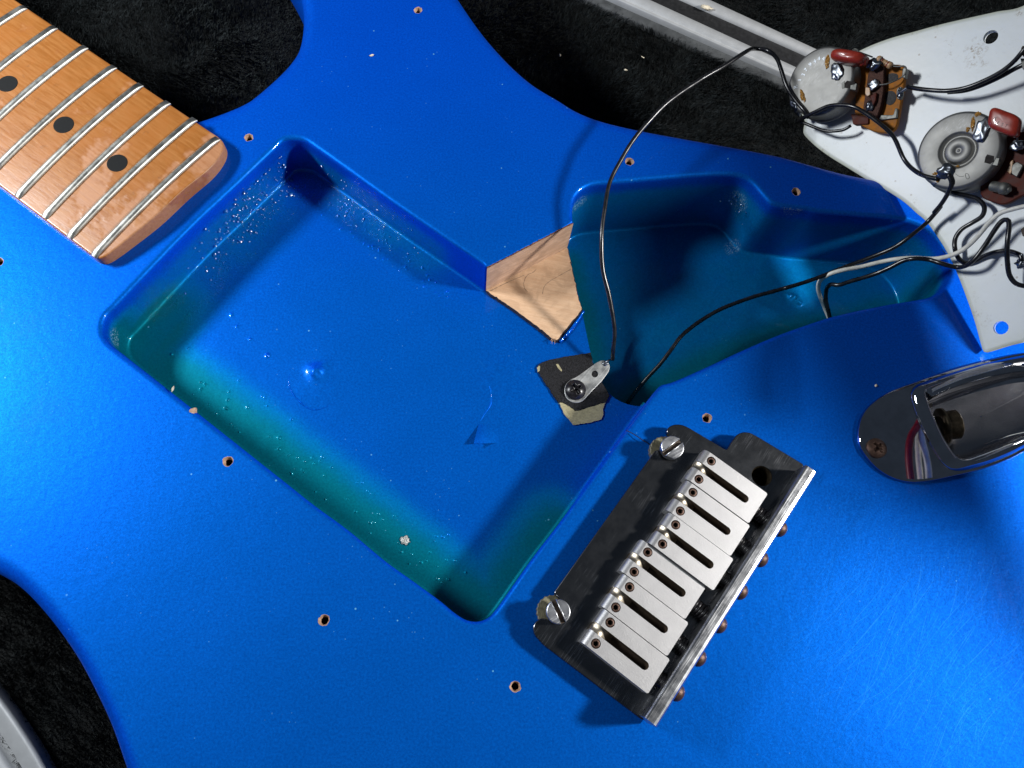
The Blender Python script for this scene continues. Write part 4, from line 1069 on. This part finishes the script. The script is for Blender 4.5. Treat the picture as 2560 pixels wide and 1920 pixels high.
# tabs folded out of the rim; dark slabs stand for shade in the notches
for reg, dark, lid, pt in (('U', [(1055, 660), (1090, 625), (1215, 640), (1205, 680), (1140, 690), (1135, 745), (1055, 735)], [(1140, 668), (1240, 668), (1222, 768), (1128, 752)], p1),
                           ('T', [(1125, 900), (1150, 862), (1245, 885), (1240, 960), (1190, 995), (1110, 975)], [(1240, 905), (1320, 915), (1290, 1020), (1190, 1000)], p2)):
    slab(reg, dark, 8, HT+.05, M['hole_shade'], 'notch_shade', pt, 0); slab(reg, lid, 8, HT-.15, M['tin'], 'folded_tab', pt, .1)
slab('U', [(1005, 660), (1052, 628), (1050, 742), (1012, 745)], 9, HT+.12, M['tin'], 'folded_tab', p1, .1)
# pot 1: boards, lugs, solder, capacitor, resistor, stamped code
slab('U', [(1250, 330), (1560, 320), (1800, 372), (1930, 382), (1982, 440), (1960, 700), (1900, 1060), (1850, 1330), (1770, 1418), (1600, 1425), (1430, 1380), (1200, 1250)], 2.6, 4.4, M['board'], 'terminal_board', p1, .3, 3)
slab('U', [(1420, 470), (1560, 370), (1655, 400), (1650, 760), (1610, 1000), (1545, 1190), (1440, 1200), (1330, 1100)], 4.6, 7.0, M['board_edge'], 'contact_board', p1, .2, 1.5)
slab('U', [(1700, 540), (1770, 505), (1870, 520), (1880, 590), (1800, 650), (1700, 640)], 4.4, 4.55, M['burnt'], 'carbon_mark', p1, 0, 2)
slab('U', [(1680, 800), (1780, 770), (1850, 830), (1840, 940), (1760, 1010), (1680, 980)], 4.4, 4.55, M['burnt'], 'carbon_mark', p1, 0, 2)
slab('U', [(1945, 425), (2010, 430), (1985, 590), (1930, 575)], 4, 6.0, M['tin'], 'lug', p1, .2, .6)
slab('U', [(1860, 735), (1920, 705), (1945, 800), (1925, 900), (1860, 915), (1842, 820)], 4, 5.6, M['tin'], 'lug', p1, .2, .8)
slab('U', [(1590, 1150), (1800, 1150), (1830, 1040), (1868, 1050), (1850, 1200), (1580, 1235)], 4, 5.3, M['tin'], 'lug', p1, .2, .5)
blob(G(s('U', 1500, 690), 8.0), 1.6, 1.5, .7, 4, M['solder'], 'solder_joint', p1, .3, .4, 3.5)
blob(G(s('U', 1440, 1010), 7.6), 1.3, 1.6, 1.1, 6, M['solder'], 'solder_joint', p1, .5)
blob(G(s('U', 1500, 370), 9.2), 1.9, 1.7, 1.1, 9, M['solder'], 'solder_joint', p1, .6)
blob(G(s('U', 1905, 820), 6.2), .8, 1.5, .7, 12, M['solder'], 'solder_joint', p1, .6)
slab('U', [(1370, 720), (1440, 730), (1450, 840), (1400, 870), (1365, 830)], 4, 8.2, M['resistor'], 'paper_spacer', p1, .2, .5)
slab('U', [(1440, 860), (1545, 800), (1530, 930), (1490, 1010)], 4, 8.4, M['board_red'], 'contact_board', p1, .2, .3)
slab('U', [(1150, 1130), (1420, 1180), (1420, 1290), (1180, 1300)], 2.8, 5.2, M['board_red'], 'contact_board', p1, .2, .6)
blob(G(s('U', 940, 490), HT+.05), 1.9, 2.75, .55, 21, M['solder'], 'solder_joint', p1, .5, .15, 2.4)
blob(G(s('U', 790, 330), HT), .75, 2.0, .3, 22, M['flux'], 'flux_stain', p1, .8, .1)
a, b = G(s('U', 870, 235), HT+1.9), G(s('U', 1400, 318), HT+1.4); d = (b-a); ax = d.normalized(); sd = PGN.cross(ax)
mb = MB(); mb.super((a+b)/2, (d/2*1.0, sd*2.1, PGN*4.2), 2.9, 28, 18, .05, 3); capo = obj('capacitor', mb, M['cap'], p1)
blob(G(s('U', 1350, 322), HT+1.3), 1.5, 1.5, 1.6, 30, M['cap'], 'capacitor_neck', p1, .3)
a, b = G(s('U', 1545, 278), 8.8), G(s('U', 1785, 408), 7.4); ax = (b-a).normalized(); L = (b-a).length
mb = MB(); pr = [(0, 0), (.8, .05), (1.12, .5), (1.15, L*.2), (.9, L*.32), (.85, L*.68), (1.1, L*.78), (1.1, L-.5), (.75, L-.05), (0, L)]
mb.lathe(pr, a, ax, 18); res = obj('resistor', mb, M['resistor'], p1)
for f, m in ((.24, 'band_grey'), (.36, 'band_red'), (.56, 'resistor'), (.72, 'band_red')):
    r = 1.17 if f < .3 else (.93 if f < .7 else 1.0); mb = MB(); mb.lathe([(r-.05, -.22), (r+.02, -.2), (r+.02, .2), (r-.05, .22)], a+ax*L*f, ax, 18); obj('colour_band', mb, M[m], p1)
def lead(name, pts, r, mat, parent, step=.5):
    mb = MB(); mb.tube(cat(pts, step), r, 8); return obj(name, mb, M[mat], parent)
lead('lead', [G(s('U', x, y), h) for x, y, h in ((1395, 330, HT+1), (1300, 230, HT+2.5), (1230, 140, HT+2), (1180, 150, HT+2.2), (1290, 190, HT+3.2), (1480, 262, 9.6))], .26, 'tin', p1)
lead('lead', [G(s('U', x, y), h) for x, y, h in ((1775, 400, 7.5), (1880, 408, 7.2), (1960, 400, 7), (2000, 430, 6.6), (1985, 510, 6.2), (1930, 570, 6), (1820, 630, 7.2), (1700, 675, 8), (1590, 690, 8.4))], .24, 'tin', p1)
# stamped code along the rim
def text(ch, h, reg, x, y, rot, hz, size, mat, parent, name='stamped_figure', depth=.06):
    cu = bpy.data.curves.new('figure', 'FONT'); cu.body = ch; cu.size = size; cu.extrude = depth; cu.align_x = 'CENTER'; cu.align_y = 'CENTER'
    to = bpy.data.objects.new('tmp', cu); me = bpy.data.meshes.new_from_object(to); bpy.data.objects.remove(to)
    o0 = G(s(reg, x, y), hz); u = PGX*math.cos(rot)+PGY*math.sin(rot); v = PGN.cross(u); mb = MB()
    mb.add([o0+u*q.co.x+v*q.co.y+PGN*q.co.z for q in me.vertices], [tuple(p.vertices) for p in me.polygons], False); bpy.data.meshes.remove(me)
    return obj(name, mb, M[mat], parent)
mid = g0(G(s('U', 690, 620), HT))
for ch, x, y in (('R', 305, 720), ('1', 365, 615), ('3', 420, 535), ('7', 462, 458), ('9', 530, 380), ('4', 598, 330), ('4', 662, 290), ('4', 730, 290)):
    p = g0(G(s('U', x, y), HT))-mid; an = math.atan2(p.dot(PGY), p.dot(PGX)); text(ch, 1, 'U', x, y, an-math.pi/2, HT+.02, 1.9, 'solder', p1, depth=.1)
# solder wrapped round the rim where the wires leave pot 1
blob(G(s('U', 330, 1010), 8.6), 2.0, 3.0, 2.4, 41, M['solder'], 'solder_joint', p1, .6, .35)
blob(G(s('U', 410, 860), HT), .7, 2.6, .3, 43, M['flux'], 'flux_stain', p1, .8, .35)
# pot 2
slab('T', [(1200, 820), (1480, 560), (1700, 540), (1900, 600), (1900, 1400), (1640, 1420), (1460, 1530), (1350, 1560), (1080, 1470), (1040, 1350)], 2.6, 4.6, M['board_red'], 'terminal_board', p2, .3, 3)
a, b = G(s('T', 1215, 1300), 6.2), G(s('T', 1440, 1345), 7.4); ax = (b-a).normalized(); L = (b-a).length
mb = MB(); mb.lathe([(1.5, 0), (1.5, L*.55), (1.75, L*.6), (1.75, L*.78), (1.55, L), (.9, L), (.85, L+.35), (.5, L+.9), (0, L+.9)], a, ax, 20); obj('rivet', mb, M['tin'], p2)
slab('T', [(1490, 1010), (1560, 960), (1650, 1010), (1560, 1180), (1480, 1130)], 4.4, 6.2, M['tin'], 'lug', p2, .2, .5)
slab('T', [(1420, 1090), (1470, 960), (1510, 930), (1500, 1080), (1470, 1140)], 4.4, 5.6, M['resistor'], 'paper_spacer', p2, .2, .3)
blob(G(s('T', 1570, 740), 7), 2.0, 1.5, 1.1, 52, M['solder'], 'solder_joint', p2, .4)
blob(G(s('T', 1072, 540), HT), 1.9, 3.3, .65, 54, M['solder'], 'solder_joint', p2, .45, -.15, 2.6)
blob(G(s('T', 580, 1090), HT+.2), 2.4, 2.1, 1.5, 57, M['solder'], 'solder_joint', p2, .6)
blob(G(s('T', 430, 1230), 9.6), 1.4, 2.2, .9, 58, M['solder'], 'solder_joint', p2, .5, .6)
for x, y, rx, ry, sd_ in ((1020, 305, .75, .6, 1), (955, 440, .5, 1.9, 2), (882, 520, .5, .6, 3), (430, 1130, .8, .4, 4), (740, 1025, .5, .3, 5), (465, 1190, .6, 1.1, 8)): blob(G(s('T', x, y), HT), rx, ry, .22, 60+sd_, M['flux'], 'flux_stain', p2, .9)
q = [G(s('T', x, y), 13.2) for x, y in ((1222, 225), (1625, 345), (1560, 650), (1175, 480))]
cc = sum(q, Vector())/4; ex = ((q[1]+q[2])-(q[0]+q[3]))/4; ey = ((q[0]+q[1])-(q[3]+q[2]))/4
mb = MB(); mb.super(cc, (ex*1.08, ey*1.08, PGN*2.3), 4.2, 40, 20, .03, 8); cap2 = obj('capacitor', mb, M['cap'], p2)
n2 = ex.cross(ey).normalized()
for ch, x, y, sz in (('K', 1262, 372, 1.3), ('E', 1305, 425, 1.0), ('S', 1355, 455, 1.2), ('T', 1412, 470, 1.2)):
    rot = math.atan2(ex.dot(PGY), ex.dot(PGX)); text(ch, 1, 'T', x, y, rot, 15.48, sz, 'ink', p2, 'printed_mark', .02)
lead('lead', [G(s('T', x, y), h) for x, y, h in ((1555, 610, 11.5), (1565, 660, 9), (1570, 720, 7.6))], .3, 'tin', p2)
lead('scratched_ring', [G(s('T', x, y), HT+.02) for x, y in ((845, 1150), (870, 1200), (900, 1190), (880, 1130), (848, 1130), (850, 1165))], .07, 'tin', p2, .2)
lead('scratched_line', [G(s('T', x, y), HT+.02) for x, y in ((830, 1162), (770, 1168), (710, 1130))], .06, 'tin', p2, .3)
# the selector switch stands just outside the picture: its solder tags reach in at the right edge
sw = slab('D', [(2225, 60), (2330, 75), (2345, 300), (2235, 300)], 0, 9, M['board_edge'], 'selector_switch', guard, .3)
for x, y in ((2190, 180), (2188, 258)): pass
slab('E', [(2165, 200), (2178, 180), (2250, 190), (2250, 270), (2180, 265)], 9, 10.2, M['slot_dark'], 'switch_tag', sw, .1)
slab('E', [(2160, 285), (2230, 285), (2230, 372), (2178, 372)], 9, 10, M['tin'], 'switch_tag', sw, .1)
slab('I', [(2135, 480), (2200, 430), (2200, 560), (2150, 540)], 3, 6, M['slot_dark'], 'switch_tag', sw, .1)
blob(G(s('I', 2140, 790), 4.0), 1.6, 1.2, 1.0, 77, M['solder'], 'solder_joint', sw, .7)

# the three pickups hang from the part of the guard that lies outside the picture
long_ = (gp(300, 60)-gp(200, 140)).normalized(); across = PGN.cross(long_)
for k, q in enumerate(((232, 125), (258, 98), (290, 62))):
    c = gp(*q); mb = MB(); mb.super(c+PGN*7, (long_*9, across*35, PGN*8), 5, 32, 14); pk = obj('pickup', mb, M['wire_white'], guard)
    for t in range(-2, 4): mb = MB(); mb.lathe([(2.4, 0), (2.4, 2), (2, 2.3), (0, 2.3)], c+PGN*14.6+across*((t-.5)*10.4), PGN, 14); obj('pole_piece', mb, M['tin'], pk)

# ------------------------------------------------------------------ loose wires
WR = .68
def wire(name, pts, r, mat, label, cat_, step=.8, ends=True):
    mb = MB(); cl = cat(pts, step)
    cl = [p+Vector((noise.noise(p*.11), noise.noise(p*.11+Vector((9, 0, 0))), noise.noise(p*.11+Vector((0, 9, 0)))))*.12 for p in cl]
    mb.tube(cl, [r*(1+.05*noise.noise(p*.5)) for p in cl], 12)
    o = obj(name, mb, M[mat]); tag(o, label, cat_, 'loose wires of the guitar'); return o
W = lambda r, l: [P(s(r, x, y), z) for x, y, z in l]
GW = lambda r, l: [G(s(r, x, y), h) for x, y, h in l]
wire('hookup_wire', [P(s('G', 1500, 432), ZF+2.6)]+W('G', [(1508, 300, -10)])+W('C', [(1248, 1420, -6), (1205, 1130, 0), (1150, 900, 4), (1142, 650, 8), (1166, 400, 10), (1208, 190, 11), (1300, 5, 12)])
     + W('L', [(570, 1120, 13), (700, 960, 14), (860, 800, 15), (1110, 630, 15), (1300, 520, 15), (1450, 420, 14)])
     + GW('L', [(1560, 385, 16), (1650, 403, 16), (1712, 462, 14), (1747, 550, 13), (1792, 680, 12), (1862, 795, 11.9), (1940, 885, 11.5), (1965, 930, 10)]), WR, 'wire_black', 'thin black wire arching from the earth lug up to the tip of the pickguard', 'wire')
wire('hookup_wire', GW('U', [(345, 1240, 8.5), (430, 1190, 10.8), (600, 1110, 12), (800, 1020, 12.5), (1000, 1000, 13), (1200, 1030, 13), (1400, 1140, 12), (1600, 1290, 11), (1800, 1480, 9)])
     + GW('E', [(1200, 1130, 7.5), (1290, 1222, 9), (1370, 1262, 10.4), (1480, 1285, 11.2)]), WR, 'wire_black', 'short black wire looping between the two potentiometers', 'wire')
wire('hookup_wire', GW('U', [(355, 1245, 8), (470, 1290, 7.5), (620, 1350, 7), (760, 1395, 6.5), (920, 1395, 6.2), (1050, 1370, 6), (1150, 1310, 6)]), WR*.8, 'wire_black', 'short black wire lying along the lower rim of the greyer potentiometer', 'wire')
wire('hookup_wire', GW('E', [(1560, 1240, 11.6), (1590, 1320, 11), (1560, 1400, 9.5), (1505, 1490, 8), (1440, 1570, 7)]) + GW('I', [(1420, 262, 7)]) + W('I', [(1295, 412, 9), (1150, 535, 7), (1000, 640, 3), (800, 725, -2), (600, 800, -6), (400, 880, -9), (200, 955, -11), (0, 1012, -12)])
     + W('N', [(1600, 806, -14), (1400, 860, -15), (1200, 922, -16), (1050, 988, -17), (920, 1072, -18), (830, 1150, -19), (770, 1232, -20), (700, 1325, -22), (600, 1432, -25), (520, 1530, -28), (470, 1600, -30)]), WR, 'wire_black', 'long black wire running down the control cavity into its dark corner', 'wire')
wire('hookup_wire', GW('I', [(1470, 110, 8), (1530, 152, 7), (1650, 180, 6), (1750, 212, 5.5), (1808, 282, 5), (1790, 360, 4.5), (1700, 422, 4), (1600, 482, 4), (1545, 560, 4), (1540, 655, 4.5), (1572, 738, 3), (1635, 785, 1.2), (1710, 770, 1), (1800, 722, 1.5), (1900, 687, 2.5), (2000, 675, 3), (2080, 690, 4), (2135, 718, 4.6), (2142, 770, 4.6)]), WR*1.02, 'wire_black', 'black wire in an S bend on the pickguard below the brighter potentiometer', 'wire')
wire('hookup_wire', GW('I', [(2210, 268, 8), (2160, 276, 8), (2050, 302, 8), (1950, 335, 7.5), (1855, 415, 7), (1785, 500, 6.5), (1700, 592, 6), (1605, 668, 5.6), (1500, 716, 5)]) + W('I', [(1350, 748, 5), (1200, 742, 3), (1050, 745, 1), (900, 768, -2), (700, 815, -5), (500, 857, -7), (400, 890, -9), (328, 940, -12), (308, 1005, -15), (325, 1085, -18), (365, 1185, -22), (410, 1290, -26)]), WR*1.02, 'wire_white', 'white wire lying across the pickguard and down into the control cavity', 'wire')
wire('hookup_wire', GW('I', [(2230, 995, 5), (2160, 990, 6), (2090, 968, 6.5), (2035, 900, 7), (2016, 780, 8), (2016, 600, 9.5), (2030, 450, 9), (2022, 400, 8.6), (1990, 392, 8.2), (1950, 420, 8), (1895, 495, 7.6), (1800, 642, 7), (1705, 762, 7), (1640, 808, 6), (1560, 822, 5)]) + W('I', [(1490, 808, 9), (1400, 782, 8), (1300, 754, 6), (1180, 745, 5), (1080, 762, 2.5), (950, 826, -1), (800, 888, -5), (600, 950, -9), (490, 983, -11), (420, 978, -13), (384, 1015, -15.5), (376, 1110, -18.5), (402, 1230, -22), (430, 1340, -26)]), WR*1.04, 'wire_black', 'black wire with a tight hairpin at the right edge going into the control cavity', 'wire')
wire('hookup_wire', GW('E', [(1225, 520, 7), (1300, 535, 8), (1420, 548, 8.5), (1560, 553, 8.5), (1700, 532, 8.5), (1850, 478, 9), (2000, 398, 10), (2100, 315, 11), (2180, 225, 12), (2230, 160, 12)]), WR, 'wire_black', 'upper of two black wires running from the greyer potentiometer to the right edge', 'wire')
wire('hookup_wire', GW('E', [(1560, 565, 6.8), (1700, 552, 6.8), (1850, 505, 7.2), (2000, 435, 8), (2100, 378, 8.6), (2175, 340, 9), (2230, 318, 9)]), WR, 'wire_black', 'lower of two black wires running from the greyer potentiometer to the right edge', 'wire')
lead('wire_end', GW('E', [(1150, 580, 6.2), (1190, 550, 6.6), (1235, 520, 7)]), .5, 'solder', p1)
lead('wire_end', GW('I', [(2142, 700, 4.8), (2150, 745, 4.6), (2140, 790, 4.4)]), .45, 'solder', sw)
# pickup leads hanging above the jack; the photograph shows them mirrored in its chrome
def mir(l, h): return [Vector((q.x, q.y, 2*JZ-q.z)) for q in [P(s('H', x, y), 2*JZ-h*k) for x, y, k in l]]
def hang(l, h, mat, r):
    a = mir(l, h); top = gp(262, 85)+PGN*8; a = [top, top.lerp(a[0], .6)+Vector((4, 0, 6))]+a
    mb = MB(); mb.tube(cat(a, 2), r, 8); obj('pickup_lead', mb, M[mat], guard)
hang([(905, 600, 1), (918, 700, 1), (912, 780, 1), (880, 850, 1), (828, 930, 1), (802, 1040, 1), (803, 1200, 1), (826, 1390, 1), (840, 1480, 1)], 75, 'wire_red', 1.35)
hang([(960, 600, 1.02), (955, 730, 1), (925, 850, 1), (922, 970, 1), (955, 1100, 1), (980, 1230, 1), (990, 1400, 1), (990, 1480, 1)], 75, 'wire_white', 1.25)
hang([(930, 700, 1.1), (905, 880, 1.05), (885, 980, 1.0), (888, 1130, 1), (908, 1340, 1), (915, 1480, 1)], 78, 'wire_white', 1.1)

# ------------------------------------------------------------------ crumbs, fluff and a hair
def crumb(px, z, rx, ry, rot, label, seed, name='crumb', mat='crumb'):
    c = P(px, z+ry*.6); a = Vector((math.cos(rot), math.sin(rot), 0)); mb = MB()
    mb.super(c, (a*rx, Z.cross(a)*ry, Z*ry*.7), 2, 12, 8, .7, seed); o = obj(name, mb, M[mat]); tag(o, label, 'crumb', 'pale crumbs'); return o
crumb(s('B', 685, 328), 0, .85, .3, .5, 'small whitish crumb on the blue upper horn below a screw hole', 1)
crumb(s('H', 492, 468), 0, .42, .36, .2, 'tiny white fleck on the blue paint above the jack plate', 5)
crumb(s('L', 520, 552), -43, .75, .4, -.3, 'pale lint speck lying on the black plush', 3)
crumb(s('L', 655, 452), -43, .8, .2, -.6, 'thin pale lint curl on the black plush nearer the rail', 7)
crumb(s('L', 1155, 58), RZ, 2.2, 1.0, -.3, 'tuft of beige fluff on the metal rail', 9)
crumb(s('L', 0, 435), -43, .35, .6, .2, 'whitish lint fleck at the edge of the blue horn', 11)
crumb(s('J', 483, 1590), -.3, .2, .8, -.25, 'pale wood sliver hanging on the rim of the pool cavity', 13)
mb = MB(); mb.tube(cat([P(s('G', 1690, 1415), .1), P(s('G', 1790, 1465), .9), P(s('G', 1900, 1540), 1.2), P(s('G', 2010, 1610), .5)], .5), .13, 6)
tag(obj('stray_hair', mb, M['hair']), 'short dark hair between the pool cavity and the bridge', 'hair')
# paint flakes and dust on the blue top
# ------------------------------------------------------------------ plush pile
def in_poly_np(x, y, poly):
    c = np.zeros(len(x), bool); px = np.array([p.x for p in poly]); py = np.array([p.y for p in poly]); j = len(poly)-1
    for i in range(len(poly)):
        t = ((py[i] > y) != (py[j] > y)) & (x < (px[j]-px[i])*(y-py[i])/(py[j]-py[i]+1e-12)+px[i]); c ^= t; j = i
    return c
cn = [P(p, FLOOR) for p in ((-60, -60), (2620, -60), (2620, 1980), (-60, 1980))]
x0, x1 = min(p.x for p in cn), max(p.x for p in cn); y0, y1 = min(p.y for p in cn), max(p.y for p in cn)
nf = int((x1-x0)*(y1-y0)*3.2)
X = rng.uniform(x0, x1, nf); Y = rng.uniform(y0, y1, nf)
keep = ~in_poly_np(X, Y, off(outer, -9)[::4]) & in_poly_np(X, Y, cn)
ra, rb = P(s('L', 370, 20), FLOOR), P(s('L', 1840, 660), FLOOR)
X, Y = X[keep], Y[keep]; nf = len(X)
cl = np.array([[noise.noise(Vector((x*.035, y*.035, 0))), noise.noise(Vector((x*.035, y*.035, 9)))] for x, y in zip(X, Y)])
ang = cl[:, 0]*5+rng.normal(0, .8, nf); lean = .5+.45*cl[:, 1]+rng.normal(0, .25, nf); ln = rng.uniform(2.0, 4.2, nf)
dx, dy, dz = np.cos(ang)*np.sin(lean)*ln, np.sin(ang)*np.sin(lean)*ln, np.abs(np.cos(lean))*ln
wd = rng.uniform(.05, .10, nf); bx, by = -np.sin(ang+rng.normal(0, .9, nf)), np.cos(ang)
zb = np.full(nf, FLOOR-.3)
v = np.empty((nf, 4, 3), np.float32)
v[:, 0] = np.stack([X-bx*wd, Y-by*wd, zb], 1); v[:, 1] = np.stack([X+bx*wd, Y+by*wd, zb], 1)
v[:, 2] = np.stack([X+dx*.55+bx*wd*.8, Y+dy*.5+by*wd*.8, zb+dz*.7], 1); v[:, 3] = np.stack([X+dx, Y+dy, zb+dz], 1)
me = bpy.data.meshes.new('plush_fibres'); me.vertices.add(nf*4); me.vertices.foreach_set('co', v.ravel())
idx = (np.arange(nf)[:, None]*4+np.array([[0, 1, 2, 0, 2, 3]])).astype(np.int32).ravel()
me.loops.add(len(idx)); me.loops.foreach_set('vertex_index', idx)
me.polygons.add(nf*2); me.polygons.foreach_set('loop_start', np.arange(0, nf*6, 3, dtype=np.int32))
me.polygons.foreach_set('use_smooth', np.ones(nf*2, bool)); me.materials.append(M['fibre']); me.update(calc_edges=True)
fo = bpy.data.objects.new('plush_fibres', me); COL.objects.link(fo); fo['kind'] = 'stuff'; fo['label'] = 'short black plush pile lining the case'
print('fibres', nf)
